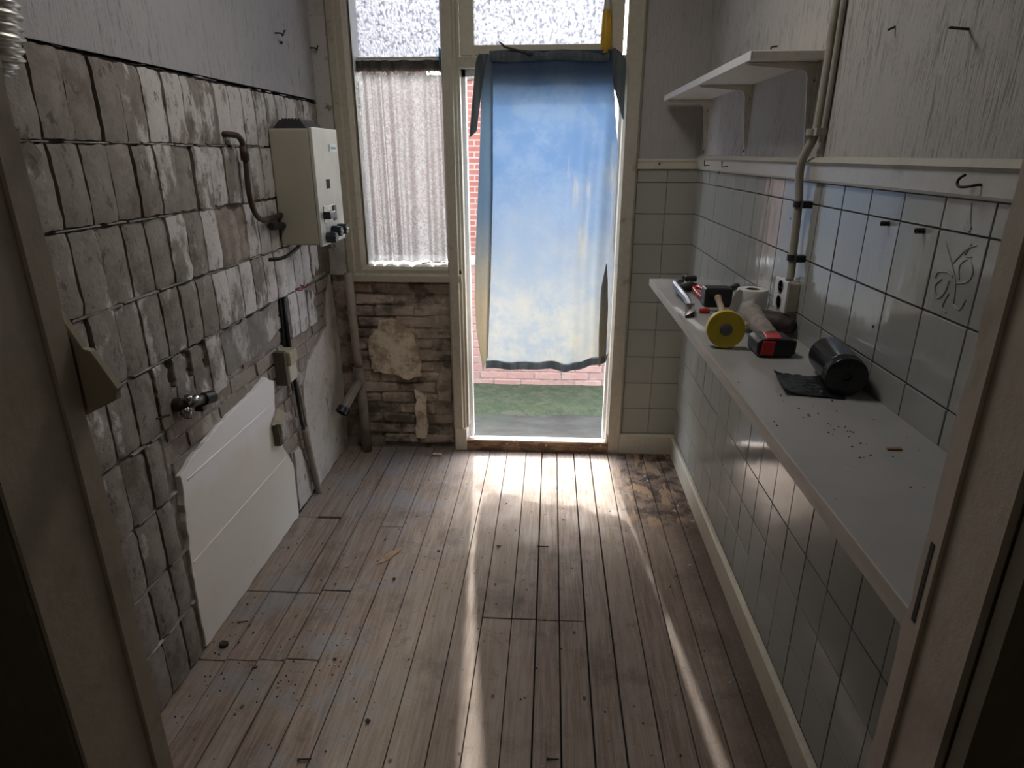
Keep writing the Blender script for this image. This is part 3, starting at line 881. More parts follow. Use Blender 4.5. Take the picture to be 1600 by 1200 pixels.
# ---- back wall
wall_back = struct(MB().box(XL - 0.25, XR + 0.25, D + 0.03, D + 0.14, 2.42, ZC).build('wall_back', MAT['paper_right'], at=(0, D, 0)))
MB().box(0.414, XR + 0.05, D + 0.004, D + 0.14, -0.1, 1.56).build('tile_bed', MAT['grout'], wall_back)
MB().box(0.414, XR + 0.05, D - 0.001, D + 0.14, 1.56, ZC).build('wall_covering', MAT['paper_back'], wall_back)
tb_full = MB().box(-0.0725, 0.0725, 0, 0.007, -0.0733, 0.0733).data('tile', MAT['tile_back'], bevel=0.0014)
tb_top = MB().box(-0.0725, 0.0725, 0, 0.007, -0.029, 0.029).data('tile', MAT['tile_back'], bevel=0.0014)
for xc in (0.4925, 0.6395):
    for r in range(9):
        place(tb_full, 'tile', wall_back, (xc, D - 0.003, 0.119 + TH * (r + 0.5)), rot=(rt_.uniform(-0.003, 0.003), 0, 0))
    place(tb_top, 'tile', wall_back, (xc, D - 0.003, 1.469 + 0.031))
# dark brickwork under the window
MB().box(-1.2, -0.50, D + 0.045, D + 0.2, -0.1, 0.975).build('brick_bed', MAT['mortar_dark'], wall_back)
rnd = random.Random(21)
bd = []
for s in range(4):
    me = MB().box(-0.102, 0.102, 0, 0.05, -0.0265, 0.0265).data('brick', MAT['brick_dark'], bevel=0.008)
    for v in me.vertices:
        v.co.x += rnd.uniform(-0.007, 0.007); v.co.z += rnd.uniform(-0.006, 0.006); v.co.y += rnd.uniform(-0.004, 0.004)
    bd.append(me)
for row in range(15):
    z = 0.034 + 0.0635 * row
    for c in range(4):
        x = -1.06 + 0.212 * c + (0.106 if row % 2 else 0)
        if x > -0.60: continue
        if rnd.random() < 0.06: continue
        place(rnd.choice(bd), 'brick', wall_back, (x + rnd.uniform(-.006, .006), D + 0.034 + rnd.uniform(-0.008, 0.006), z), rot=(0, rnd.uniform(-.02, .02), rnd.uniform(-.03, .03)))
MB().prism(jag([(-1.00, 0.62), (-0.96, 0.68), (-0.93, 0.75), (-0.82, 0.755), (-0.79, 0.70), (-0.745, 0.67), (-0.71, 0.55), (-0.715, 0.43), (-0.78, 0.40), (-0.85, 0.43), (-0.98, 0.45)], 0.03, 0.01, 8), 'y', D + 0.004, D + 0.06).build('plaster_patch', MAT['plaster_stained'], wall_back, bevel=0.004)
MB().prism(jag([(-0.76, 0.05), (-0.69, 0.05), (-0.685, 0.30), (-0.75, 0.34)], 0.03, 0.008, 12), 'y', D + 0.008, D + 0.06).build('plaster_patch', MAT['plaster_stained'], wall_back, bevel=0.004)
MB().prism(jag([(-0.62, 0.28), (-0.54, 0.28), (-0.54, 0.47), (-0.60, 0.48), (-0.63, 0.40)], 0.03, 0.008, 13), 'y', D + 0.010, D + 0.06).build('plaster_patch', MAT['mortar_dark'], wall_back, bevel=0.004)
MB().box(XL - 0.02, -1.055, D + 0.03, D + 0.2, -0.1, 1.0).build('corner_pier', MAT['mortar_dark'], wall_back)
MB().box(XL - 0.02, -1.055, D - 0.004, D + 0.2, 1.0, ZC).build('corner_pier', MAT['whitewash'], wall_back)

# ---- window on the left of the door
win = bpy.data.objects.new('window_1', None); C.objects.link(win); win.location = (-0.74, D, 0.98); WORLD_AT['window_1'] = Vector((-0.74, D, 0.98)); struct(win)
CF = MAT['cream_frame']
MB().prism([(-1.075, D - 0.005), (-1.062, D - 0.026), (-1.030, D - 0.030), (-1.022, D - 0.018), (-0.992, D - 0.020), (-0.975, D + 0.0), (-0.968, D + 0.10), (-1.075, D + 0.10)], 'z', 0.972, ZC - 0.02).build('casing', CF, win)
MB().prism([(-0.965, D + 0.02), (-0.962, D + 0.02), (-0.962, D + 0.155), (-1.075, D + 0.155), (-1.075, D + 0.1), (-0.965, D + 0.1)], 'z', 1.04, ZC - 0.02).build('reveal', MAT['white_paint'], win)
MB().prism([(D - 0.030, 0.968), (D - 0.032, 1.000), (D - 0.020, 1.012), (D - 0.020, 1.030), (D - 0.004, 1.045), (D + 0.02, 1.049), (D + 0.02, 0.975)], 'x', -1.045, -0.462).build('bottom_casing', CF, win)
MB().prism([(D + 0.02, 1.040), (D + 0.02, 1.050), (D + 0.16, 1.062), (D + 0.16, 0.975), (D + 0.05, 0.975)], 'x', -1.06, -0.52).build('sill', MAT['white_paint'], win)
MB().box(-0.968, -0.52, D + 0.075, D + 0.115, 1.985, 2.045).build('glazing_bar', CF, win, bevel=0.004)
MB().box(-0.985, -0.515, D + 0.125, D + 0.131, 2.03, ZC - 0.05).build('pebbled_pane', MAT['frosted'], win)
MB().box(-0.985, -0.515, D + 0.125, D + 0.128, 1.055, 2.0).build('clear_pane', MAT['clear'], win)

# ---- door frame: posts, transom, fanlight, threshold (no leaf in it)
door = bpy.data.objects.new('door_1', None); C.objects.link(door); door.location = (-0.05, D, 0); WORLD_AT['door_1'] = Vector((-0.05, D, 0)); struct(door)
MB().prism([(-0.532, D + 0.11), (-0.532, D - 0.020), (-0.522, D - 0.034), (-0.478, D - 0.034), (-0.474, D - 0.020), (-0.462, D - 0.020), (-0.458, D - 0.008), (-0.446, D - 0.008), (-0.446, D + 0.11)], 'z', 0.135, ZC - 0.02).build('post', CF, door)
MB().box(-0.524, -0.456, D - 0.036, D + 0.11, 0.0, 0.133).build('post_foot', MAT['cream'], door, bevel=0.004)
MB().prism([(0.332, D + 0.11), (0.332, D - 0.012), (0.345, D - 0.026), (0.405, D - 0.026), (0.417, D - 0.012), (0.417, D + 0.11)], 'z', 0.0, ZC - 0.02).build('post', CF, door)
MB().box(-0.446, 0.332, D - 0.012, D + 0.11, 1.985, 2.035).build('transom', CF, door, bevel=0.004)
# white outer frame seen past the posts
MB().box(-0.446, -0.428, D + 0.06, D + 0.11, 0.05, 1.985).box(0.318, 0.332, D + 0.06, D + 0.11, 0.05, 1.985).box(-0.446, 0.332, D + 0.06, D + 0.11, 1.955, 1.985).build('outer_stop', MAT['white_paint'], door)
# fanlight: its own sash
MB().box(-0.444, -0.378, D + 0.0, D + 0.05, 2.037, 2.75).build('sash_stile', MAT['cream'], door, bevel=0.003)
MB().box(0.232, 0.318, D + 0.0, D + 0.05, 2.037, 2.75).build('sash_stile', MAT['cream'], door, bevel=0.003)
MB().box(-0.378, 0.232, D + 0.0, D + 0.05, 2.037, 2.082).build('sash_rail', MAT['cream'], door, bevel=0.003)
MB().box(-0.378, 0.232, D + 0.0, D + 0.05, 2.70, 2.75).build('sash_rail', MAT['cream'], door, bevel=0.003)
MB().box(-0.385, 0.240, D + 0.03, D + 0.036, 2.07, 2.72).build('pebbled_pane', MAT['frosted'], door)
MB().prism([(D - 0.034, -0.02), (D - 0.034, 0.060), (D - 0.028, 0.066), (D + 0.0, 0.067), (D + 0.0, -0.02)], 'x', -0.456, 0.345).build('threshold', MAT['threshold'], door)
MB().prism([(D + 0.0, -0.05), (D + 0.0, 0.066), (D + 0.02, 0.064), (D + 0.13, 0.020), (D + 0.13, -0.15)], 'x', -0.446, 0.335).build('threshold_sill', MAT['white_paint'], door)

# ---- skirting and dado rails
struct(MB().prism([(D - 0.022, 0.0), (D - 0.022, 0.108), (D - 0.016, 0.117), (D, 0.118), (D, 0.0)], 'x', 0.335, XR).build('baseboard_back', MAT['cream'], at=(0.55, D, 0)))
struct(MB().prism([(XR - 0.018, 0.0), (XR - 0.018, 0.100), (XR - 0.012, 0.108), (XR, 0.110), (XR, 0.0)], 'y', YF1, D - 0.02).build('baseboard_right', MAT['cream'], at=(XR, 2, 0)))
struct(MB().prism([(D - 0.014, 1.532), (D - 0.016, 1.540), (D - 0.016, 1.562), (D - 0.022, 1.570), (D - 0.010, 1.580), (D, 1.580), (D, 1.532)], 'x', 0.416, XR).build('trim_1', MAT['cream'], at=(0.55, D, 1.55)))
struct(MB().prism([(XR - 0.013, 1.530), (XR - 0.016, 1.536), (XR - 0.016, 1.572), (XR - 0.024, 1.580), (XR - 0.010, 1.592), (XR, 1.594), (XR, 1.530)], 'y', YF1, D - 0.015).build('trim_2', MAT['rail'], at=(XR, 2, 1.55)))

# ---- doorway wall nearest the viewer, and the dark hall beyond it
wall_front = struct(MB().box(-1.45, JL - 0.012, YF0 + 0.012, YF1 - 0.004, -0.1, ZC).box(JR + 0.012, 1.0, YF0 + 0.012, YF1 - 0.004, -0.1, ZC).box(JL - 0.02, JR + 0.02, YF0 + 0.012, YF1 - 0.004, 2.16, ZC).build('wall_front', MAT['hall'], at=(0, YF1, 0)))
d2 = bpy.data.objects.new('door_2', None); C.objects.link(d2); d2.location = (0, YF1, 0); WORLD_AT['door_2'] = Vector((0, YF1, 0)); struct(d2)
def rough_bar(x0, x1, y0, y1, seed, amp):
    """an upright strip whose room-side edge is chipped"""
    rnd = random.Random(seed)
    m = MB(); n = 60
    for i in range(n + 1):
        z = 2.15 * i / n
        a = rnd.uniform(-amp, amp) * (1 if rnd.random() < 0.35 else 0.15)
        m.v += [(x0, y0, z), (x1, y0, z), (x1, y1 + a, z), (x0, y1 + a, z)]
    for i in range(n):
        k = 4 * i
        for j in range(4):
            m.f.append((k + j, k + (j + 1) % 4, k + 4 + (j + 1) % 4, k + 4 + j))
    m.f += [(0, 1, 2, 3), tuple(4 * n + j for j in range(4))]
    return m
rough_bar(JL - 0.014, JL, YF0, YF1 - 0.024, 1, 0.0).build('jamb', MAT['jamb'], d2)
rough_bar(JL - 0.014, JL + 0.004, YF1 - 0.024, YF1 + 0.0, 2, 0.004).build('jamb_edge', MAT['jamb'], d2)
rough_bar(JR, JR + 0.014, YF0 + 0.02, YF1 - 0.024, 3, 0.0).build('jamb', MAT['jamb'], d2)
rough_bar(JR - 0.004, JR + 0.014, YF1 - 0.024, YF1 + 0.0, 4, 0.004).build('jamb_edge', MAT['jamb'], d2)
MB().box(JL, JR, YF0, YF1, 2.15, 2.17).build('jamb_head', MAT['jamb'], d2)
MB().box(JR - 0.0046, JR - 0.003, YF1 - 0.016, YF1 - 0.010, 1.165, 1.255).build('strike_slot', MAT['black_metal'], d2)
for x0, x1, s in ((JL - 0.12, JL - 0.004, 1), (JR + 0.004, JR + 0.12, -1)):
    a, b = (x1, x0) if s == 1 else (x0, x1)
    MB().prism([(a, YF0 + 0.012), (a, YF0 - 0.006), (a + (b - a) * .25, YF0 - 0.010), (a + (b - a) * .32, YF0 - 0.018), (a + (b - a) * .8, YF0 - 0.020), (b, YF0 - 0.010), (b, YF0 + 0.012)], 'z', 0, 2.2).build('architrave', MAT['hall'], d2)
hall = struct(MB().box(-1.45, -1.35, -1.7, YF0 + 0.02, -0.1, ZC).box(0.95, 1.05, -1.7, YF0 + 0.02, -0.1, ZC).box(-1.45, 1.05, -1.8, -1.7, -0.1, ZC).box(-1.45, 1.05, -1.8, YF0 + 0.02, ZC, ZC + 0.1).build('wall_hall', MAT['hall'], at=(0, -1, 0)))

# ---- fill light added at the ceiling, out of view, to brighten the room
lp = thing('ceiling_fill', (-0.22, 1.9, ZC), 'added unseen fill light, a flat disc on the ceiling', 'fill light')
MB().lathe((-0.22, 1.9, ZC), (0, 0, -1), [(0, 0), (0.27, 0), (0.27, 0.045), (0.255, 0.05), (0.25, 0.03), (0, 0.03)], 40).build('fill_housing', MAT['socket'], lp, auto=True)
ceiling_fill_data = bpy.data.lights.new('ceiling_fill_light', 'AREA')
ceiling_fill_data.shape = 'DISK'
ceiling_fill_data.size = 0.48
ceiling_fill_data.energy = 9.0
ceiling_fill_data.color = (1.0, 0.95, 0.88)
ceiling_fill_light = bpy.data.objects.new('ceiling_fill_light', ceiling_fill_data); C.objects.link(ceiling_fill_light)
ceiling_fill_light.parent = lp; ceiling_fill_light.location = (0, 0, -0.04)

hl = thing('hall_fill', (-0.2, -1.0, ZC), 'added unseen fill light on the hall ceiling behind the viewer', 'fill light')  # weak unseen fill light, added to lift the dark hall faces
MB().lathe((-0.2, -1.0, ZC), (0, 0, -1), [(0, 0), (0.15, 0), (0.15, 0.04), (0.14, 0.045), (0.135, 0.03), (0, 0.03)], 32).build('fill_housing', MAT['socket'], hl, auto=True)
hall_fill_data = bpy.data.lights.new('hall_fill_light', 'AREA')
hall_fill_data.shape = 'DISK'; hall_fill_data.size = 0.26; hall_fill_data.energy = 1.6; hall_fill_data.color = (1.0, 0.90, 0.76)
hall_fill_light = bpy.data.objects.new('hall_fill_light', hall_fill_data); C.objects.link(hall_fill_light)
hall_fill_light.parent = hl; hall_fill_light.location = (0, 0, -0.04)

# ================================================================== OUTSIDE
ZG = -0.12
struct(MB().box(-6, 6, D + 0.13, 12, ZG - 0.2, ZG).build('ground', MAT['yard'], at=(0, 4, ZG)))
m = MB()
rnd = random.Random(5)
def mossf(u, v):
    x = -1.5 + 3.2 * u; e = 4.12 + 0.05 * noise.noise((x * 3, 0, 0)) + 0.02 * noise.noise((x * 14, 3, 0))
    y = e + (4.70 - e) * v
    return (x, y, ZG - 0.004 + 0.03 * min(1, v * 6) + 0.006 * noise.noise((x * 9, y * 9, 0)))
m.sheet(mossf, 60, 8)
o = m.build('moss', MAT['moss'], at=(0, 4.4, ZG), smooth=True)
o['kind'] = 'stuff'; tag(o, 'green moss strip along the foot of the low garden wall', 'moss')
YW = 4.70
gw = struct(MB().box(-1.6, 1.7, YW - 0.010, YW + 0.2, ZG - 0.1, 0.84).build('wall_garden', MAT['garden_mortar'], at=(0, YW, ZG)))
gb = MB().box(-0.1, 0.1, -0.02, 0.03, -0.027, 0.027).data('brick', MAT['garden_brick'], bevel=0.004)
for row in range(15):
    z = ZG + 0.035 + 0.0625 * row
    for c in range(9):
        x = -0.95 + 0.21 * c + (0.105 if row % 2 else 0)
        place(gb, 'brick', gw, (x, YW + 0.005 + rnd.uniform(-.003, .003), z), rot=(0, rnd.uniform(-.01, .01), 0))
MB().box(-1.6, 1.7, YW - 0.03, YW + 0.22, 0.83, 0.868).build('coping', MAT['coping'], gw, bevel=0.008)
fwall = struct(MB().box(-4.2, -0.30, 7.6, 7.85, ZG - 0.1, 2.36).build('wall_yard', MAT['far_brick'], at=(-2, 7.6, ZG)))
MB().box(-4.2, -0.30, 7.58, 7.88, 2.36, 2.41).build('coping', MAT['mortar_dark'], fwall)
hw = struct(MB().box(-5.6, -2.0, 7.9, 11, ZG - 0.1, 3.7).build('wall_house', MAT['far_brick'], at=(-3, 8, ZG)))
# bush by the right of the yard
bush = thing('garden_bush', (0.95, 6.6, ZG), 'green leafy bush beyond the garden wall, seen past the right edge of the blue cloth', 'bush')
m = MB(); rb2 = random.Random(8)
for i in range(900):
    th = rb2.uniform(0, 6.28); ph = rb2.uniform(-1, 1); r = 0.55 * rb2.uniform(0.55, 1)
    c = Vector((0.95 + r * math.cos(th) * math.sqrt(1 - ph * ph), 6.6 + r * math.sin(th) * math.sqrt(1 - ph * ph), 1.05 + ph * 0.85 * rb2.uniform(.6, 1)))
    a = Vector((rb2.uniform(-1, 1), rb2.uniform(-1, 1), rb2.uniform(-1, 1))).normalized(); b = a.orthogonal().normalized()
    a *= rb2.uniform(.04, .07); b *= 0.028
    m.add([c - a, c + b, c + a, c - b], [(0, 1, 2, 3)])
m.build('foliage', MAT['green'], bush)
MB().tube([(0.95, 6.6, ZG), (0.93, 6.6, 0.3), (0.97, 6.6, 0.7)], [0.05, 0.04, 0.03], 8).tube([(0.94, 6.6, 0.3), (1.15, 6.55, 0.9)], [0.03, 0.015], 8).build('trunk', MAT['bark'], bush, smooth=True)

# ================================================================== CURTAINS
# ---- faded blue cloth hung across the doorway
cl = thing('door_cloth', (0, D - 0.05, 0.5), 'faded blue cloth hung as a curtain across the back doorway', 'curtain')
HEM = [(-0.36, 0.474), (-0.30, 0.470), (-0.20, 0.473), (-0.08, 0.492), (0.02, 0.496), (0.10, 0.488), (0.18, 0.508), (0.24, 0.532), (0.30, 0.556)]
XLT = [(0.50, -0.350), (0.60, -0.343), (0.8, -0.330), (1.0, -0.318), (1.42, -0.302), (1.9, -0.296), (2.06, -0.300)]
XRT = [(0.50, 0.288), (0.60, 0.318), (0.72, 0.325), (0.86, 0.325), (0.90, 0.319), (0.95, 0.325), (1.08, 0.325), (1.18, 0.312), (1.63, 0.310), (1.85, 0.285), (2.06, 0.270)]
def cloth_y(x, z):
    d = (2.05 - z)
    w = 0.0
    w += 0.011 * math.sin(x * 58 + 1.6 * math.sin(z * 2.1) + 5 * (z - 1.2) * x) * max(0, min(1, (x - 0.02) * 6)) * min(1, d * 2)
    w += 0.006 * math.sin(x * 24 + z * 1.3 + 1) * min(1, d)
    w += 0.006 * noise.noise((x * 7, z * 2.4, 1.0))
    if z < 0.95: w += 0.010 * math.sin((x + 0.35) * 17) * (0.95 - z) / 0.45
    lo = max(0.0, min(1.0, (1.05 - z) / 0.55))
    w += 0.095 * max(0.0, min(1.0, (0.16 - x) / 0.46)) * lo ** 1.6
    return D - 0.052 + w
def main_sheet(u, v):
    xl, xr = -0.30, 0.30
    x0 = xl + (xr - xl) * u
    zb = lerp_tab(HEM, -0.35 + 0.65 * u) + 0.045
    z = zb + (2.05 - zb) * v
    a, b = lerp_tab(XLT, z), lerp_tab(XRT, z)
    x = a + (b - a) * u
    return (x, cloth_y(x, z), z)
MB().sheet(main_sheet, 72, 110).build('sheet', MAT['cloth'], cl, smooth=True)
def top_turn(u, v):
    z = 1.905 + 0.004 * math.sin(u * 14) + (2.045 - 1.905) * v
    a, b = lerp_tab(XLT, z), lerp_tab(XRT, z)
    x = a + (b - a) * u
    return (x, cloth_y(x, z) + 0.006, z)
MB().sheet(top_turn, 40, 8).build('turned_top', MAT['cloth_sheer'], cl, smooth=True)
def hem_sheet(off):
    def f(u, v):
        zb = lerp_tab(HEM, -0.35 + 0.65 * u)
        z = zb + 0.047 * v + 0.003 * math.sin(u * 25)
        a, b = lerp_tab(XLT, z), lerp_tab(XRT, z)
        x = a + (b - a) * u
        return (x, cloth_y(x, max(z, 0.5)) + off, z)
    return f
MB().sheet(hem_sheet(-0.003), 72, 3).sheet(hem_sheet(0.003), 72, 3).build('hem', MAT['cloth_shaded'], cl, smooth=True)['label'] = 'bottom hem, coloured dark for its blocked backlight'
# top roll, bunched over the transom
def roll(u, v):
    x = -0.295 + 0.545 * u
    s = abs(math.sin(u * math.pi * 2.0 + 0.3)) ** 0.6
    top = 2.040 + 0.020 * s - 0.012 * u
    z = 2.005 - 0.004 * math.sin(u * 9) + (top - 2.005) * math.sin(v * math.pi / 2 if v < 1 else math.pi / 2)
    y = D - 0.066 - 0.012 * math.sin(v * math.pi) + (0.022 * v * v)
    return (x, y + 0.003 * math.sin(u * 40), z)
MB().sheet(roll, 60, 8).build('top_roll', MAT['cloth_shaded'], cl, smooth=True)
# folded left margin, two layers deep
XOUT = [(0.452, -0.364), (0.56, -0.374), (0.70, -0.388), (0.876, -0.393), (1.10, -0.384), (1.42, -0.363), (1.68, -0.348), (2.04, -0.335)]
def fold(off):
    def f(u, v):
        zb = 0.455 + 0.09 * u
        z = zb + (2.035 - zb) * v
        a = lerp_tab(XOUT, z); b = lerp_tab(XLT, max(z, 0.52)) + 0.012
        x = a + (b - a) * u
        return (x, cloth_y(x, z) - 0.012 + off * math.sin(u * math.pi) - 0.006 * math.sin(u * math.pi * 2) + 0.004 * noise.noise((x * 9, z * 3, 4)), z)
    return f
MB().sheet(fold(0.010), 8, 60).sheet(fold(-0.006), 8, 60).build('side_fold', MAT['cloth_fold'], cl, smooth=True)
def flapl(off):
    def f(u, v):
        z = 2.035 - v * 0.36
        wl = lerp_tab([(1.675, -0.398), (1.72, -0.394), (1.86, -0.378), (2.01, -0.36), (2.035, -0.345)], z)
        wr = lerp_tab([(1.675, -0.362), (1.80, -0.345), (1.90, -0.332), (2.035, -0.305)], z)
        zz = z + 0.03 * u * v
        return (wl + (wr - wl) * u, D - 0.080 + off + 0.012 * math.sin(u * 3.1), zz)
    return f
MB().sheet(flapl(0.0), 8, 18).sheet(flapl(0.006), 8, 18).build('left_flap', MAT['cloth_shaded'], cl, smooth=True)
def flapr(off):
    def f(u, v):
        z = 2.055 - v * 0.30
        wl = lerp_tab([(1.755, 0.325), (1.80, 0.308), (1.91, 0.272), (2.055, 0.262)], z)
        wr = lerp_tab([(1.755, 0.330), (2.0, 0.328), (2.03, 0.31), (2.055, 0.270)], z)
        return (wl + (wr - wl) * u, D - 0.074 + off + 0.008 * math.sin(u * 3.1), z)
    return f
MB().sheet(flapr(0.0), 8, 18).sheet(flapr(0.006), 8, 18).build('right_flap', MAT['cloth_shaded'], cl, smooth=True)
def tailr(off):
    def f(u, v):
        z = 1.08 - v * 0.555 + 0.03 * u * v
        wl = lerp_tab([(0.525, 0.268), (0.7, 0.262), (0.95, 0.262), (1.08, 0.282)], z)
        wr = lerp_tab([(0.525, 0.285), (0.56, 0.306), (0.85, 0.303), (1.0, 0.294), (1.08, 0.285)], z)
        return (wl + (wr - wl) * u, D - 0.070 + off + 0.006 * math.sin(u * 3.1), z)
    return f
MB().sheet(tailr(0.0), 6, 24).sheet(tailr(0.006), 6, 24).build('right_tail', MAT['cloth_fold'], cl, smooth=True)

# ---- lace curtain in the window
lc = thing('lace_curtain', (-0.75, D + 0.06, 1.07), 'white lace net curtain gathered on a rod in the left window', 'curtain')
def lacef(u, v):
    z = 1.063 + (2.028 - 1.063) * v
    sway = 0.030 * (1 - v) 
    x = -0.962 + 0.425 * u + 0.020 * (v - 1) * 0 + 0.012 * math.sin(u * 7) * (1 - v)
    if v < 1: x += (-0.012 + 0.02 * u) * (1 - v)
    ph = u * 40 + 4.0 * math.sin(u * 5.0)
    y = D + 0.058 + (0.024 * math.sin(ph) + 0.008 * math.sin(ph * 2.3)) * (0.45 + 0.55 * (1 - v)) + 0.004 * noise.noise((u * 12, v * 3, 0))
    return (x, y, z)
MB().sheet(lacef, 140, 40).build('net', MAT['lace'], lc, smooth=True)
MB().tube([(-0.966, D + 0.06, 2.030), (-0.522, D + 0.06, 2.030)], 0.004, 8).build('rod', MAT['white_paint'], lc, smooth=True)

# ================================================================== THINGS ON THE LEFT
# ---- wall-hung water heater
h = thing('water_heater', (XL + 0.09, 2.85, 1.235), 'beige wall-hung gas water heater beside the window', 'heater')
MB().box(XL + 0.002, -0.982, 2.700, 3.012, 1.235, 1.700).build('casing', MAT['enamel'], h, bevel=0.008, seg=2)
MB().box(-0.982, -0.968, 2.697, 3.015, 1.230, 1.705).build('front_panel', MAT['enamel_front'], h, bevel=0.004, seg=2)
m = MB()
m.add([(XL + 0.01, 2.73, 1.70), (-1.00, 2.73, 1.70), (-1.00, 2.98, 1.70), (XL + 0.01, 2.98, 1.70), (XL + 0.02, 2.78, 1.735), (-1.04, 2.78, 1.735), (-1.04, 2.95, 1.735), (XL + 0.02, 2.95, 1.735)],
      [(3, 2, 1, 0), (4, 5, 6, 7), (0, 1, 5, 4), (1, 2, 6, 5), (2, 3, 7, 6), (3, 0, 4, 7)])
hood = m.build('draught_hood', MAT['black_metal'], h)
for i in range(6):
    MB().box(XL + 0.03 + 0.014 * i, XL + 0.036 + 0.014 * i, 2.785, 2.945, 1.733, 1.741).build('hood_slat', MAT['steel'], hood)
bd_ = MB().box(-0.968, -0.966, 2.885, 2.990, 1.612, 1.642).build('badge', MAT['badge'], h)
mm = MB().box(-0.966, -0.9655, 2.888, 2.900, 1.612, 1.642)
for i in range(5):
    mm.box(-0.966, -0.9655, 2.912 + .014 * i, 2.921 + .014 * i, 1.622, 1.632)
mm.build('badge_print', MAT['badge_blue'], bd_)
MB().box(-0.969, -0.9665, 2.815, 2.860, 1.462, 1.500).build('viewing_hole', MAT['void'], h)
sr = MB().box(-0.969, -0.9655, 2.745, 2.905, 1.322, 1.392).build('selector_plate', MAT['chrome'], h, bevel=0.001)
MB().box(-0.967, -0.935, 2.735, 2.815, 1.340, 1.372).build('selector_lever', MAT['black_blue'], sr, bevel=0.005, seg=2)
MB().box(-0.9665, -0.962, 2.865, 2.900, 1.325, 1.390).build('selector_slot', MAT['black'], sr)
for (y, z, r) in ((2.765, 1.262, 0.024), (2.840, 1.280, 0.024), (2.920, 1.282, 0.024)):
    k = MB().lathe((-0.968, y, z), (1, 0, 0), [(0, 0), (r, 0), (r, 0.018), (r * 0.86, 0.042), (0, 0.042)], 18).build('knob', MAT['black_blue'], h, auto=True)
    MB().box(-0.930, -0.922, y - r * 0.8, y + r * 0.8, z - 0.004, z + 0.004).build('knob_ridge', MAT['black_blue'], k, bevel=0.0015)
MB().tube(smooth_path([(XL + 0.07, 2.74, 1.237), (XL + 0.065, 2.70, 1.222), (XL + 0.05, 2.60, 1.200), (XL - 0.005, 2.56, 1.195)], 5), 0.008, 8).build('outlet_hose', MAT['black'], h, smooth=True)
MB().tube([(XL + 0.018, 2.58, 1.325), (XL + 0.018, 2.71, 1.318)], 0.014, 10).build('inlet_stub', MAT['black_metal'], h, auto=True)
# ---- gas pipe
tag(MB().tube(smooth_path([(XL - 0.03, 2.32, 1.665), (XL + 0.02, 2.335, 1.667), (XL + 0.038, 2.37, 1.655), (XL + 0.040, 2.385, 1.60), (XL + 0.040, 2.378, 1.47), (XL + 0.040, 2.40, 1.40), (XL + 0.034, 2.46, 1.366), (XL + 0.020, 2.55, 1.358), (XL + 0.015, 2.698, 1.362)], 6), 0.0105, 10)
    .lathe((XL + 0.040, 2.383, 1.60), (0, 0, 1), [(0.010, -0.02), (0.0155, -0.02), (0.0155, 0.03), (0.010, 0.03)], 10).build('gas_pipe', MAT['copper'], at=(XL, 2.38, 1.36), smooth=True),
    'bent brown gas pipe running from the wall into the water heater', 'pipe')
# ---- waste pipe in the corner
w = thing('drain_pipe', (-1.035, D - 0.07, 0), 'grey vertical waste pipe with an open branch in the left corner', 'pipe')
MB().tube([(-1.050, D - 0.07, 1.02), (-1.042, D - 0.07, 0.62), (-1.036, D - 0.07, 0.50)], 0.022, 16).build('upper_pipe', MAT['pipe_old'], w, smooth=True)
MB().lathe((-1.036, D - 0.07, 0.44), (0, 0, 1), [(0.022, -0.02), (0.030, -0.02), (0.031, 0.04), (0.033, 0.045), (0.033, 0.065), (0.022, 0.068)], 18).build('collar', MAT['pvc'], w, auto=True)
MB().tube([(-1.036, D - 0.07, 0.46), (-1.030, D - 0.07, 0.25), (-1.028, D - 0.07, 0.0)], 0.027, 16).build('lower_pipe', MAT['pvc'], w, smooth=True)
MB().tube([(-1.033, D - 0.075, 0.425), (-1.060, D - 0.115, 0.385), (-1.100, D - 0.20, 0.305)], [0.026, 0.026, 0.026], 18, cap=False).build('branch', MAT['pvc'], w, smooth=True)
bx = Vector((-1.100, D - 0.20, 0.305)); ba = Vector((-0.040, -0.085, -0.080)).normalized()
MB().lathe(bx, ba, [(0.026, -0.012), (0.034, -0.012), (0.035, 0.022), (0.026, 0.024), (0.021, 0.020), (0.021, -0.03), (0, -0.03)], 20).build('branch_socket', MAT['black'], w, auto=True)
# ---- conduit on the left wall
cd = thing('cable_conduit', (XL, 2.70, 0), 'thin black conduit in the chase of the left wall, ending in a bare pipe', 'conduit')
MB().tube([(XL - 0.006, 2.675, 1.02), (XL + 0.0, 2.655, 0.80), (XL + 0.004, 2.675, 0.43), (XL + 0.004, 2.692, 0.375)], 0.0095, 8).build('black_tube', MAT['black'], cd, smooth=True)
MB().tube(smooth_path([(XL + 0.004, 2.693, 0.385), (XL + 0.006, 2.72, 0.25), (XL + 0.012, 2.75, 0.08), (XL + 0.012, 2.765, 0.0)], 4), 0.015, 10).build('bare_pipe', MAT['pipe_old'], cd, smooth=True)
MB().tube(smooth_path([(XL - 0.004, 2.70, 0.62), (XL - 0.001, 2.735, 0.40), (XL + 0.002, 2.76, 0.2), (XL + 0.006, 2.775, 0.06)], 4), 0.006, 8).build('thin_tube', MAT['pipe_old'], cd, smooth=True)
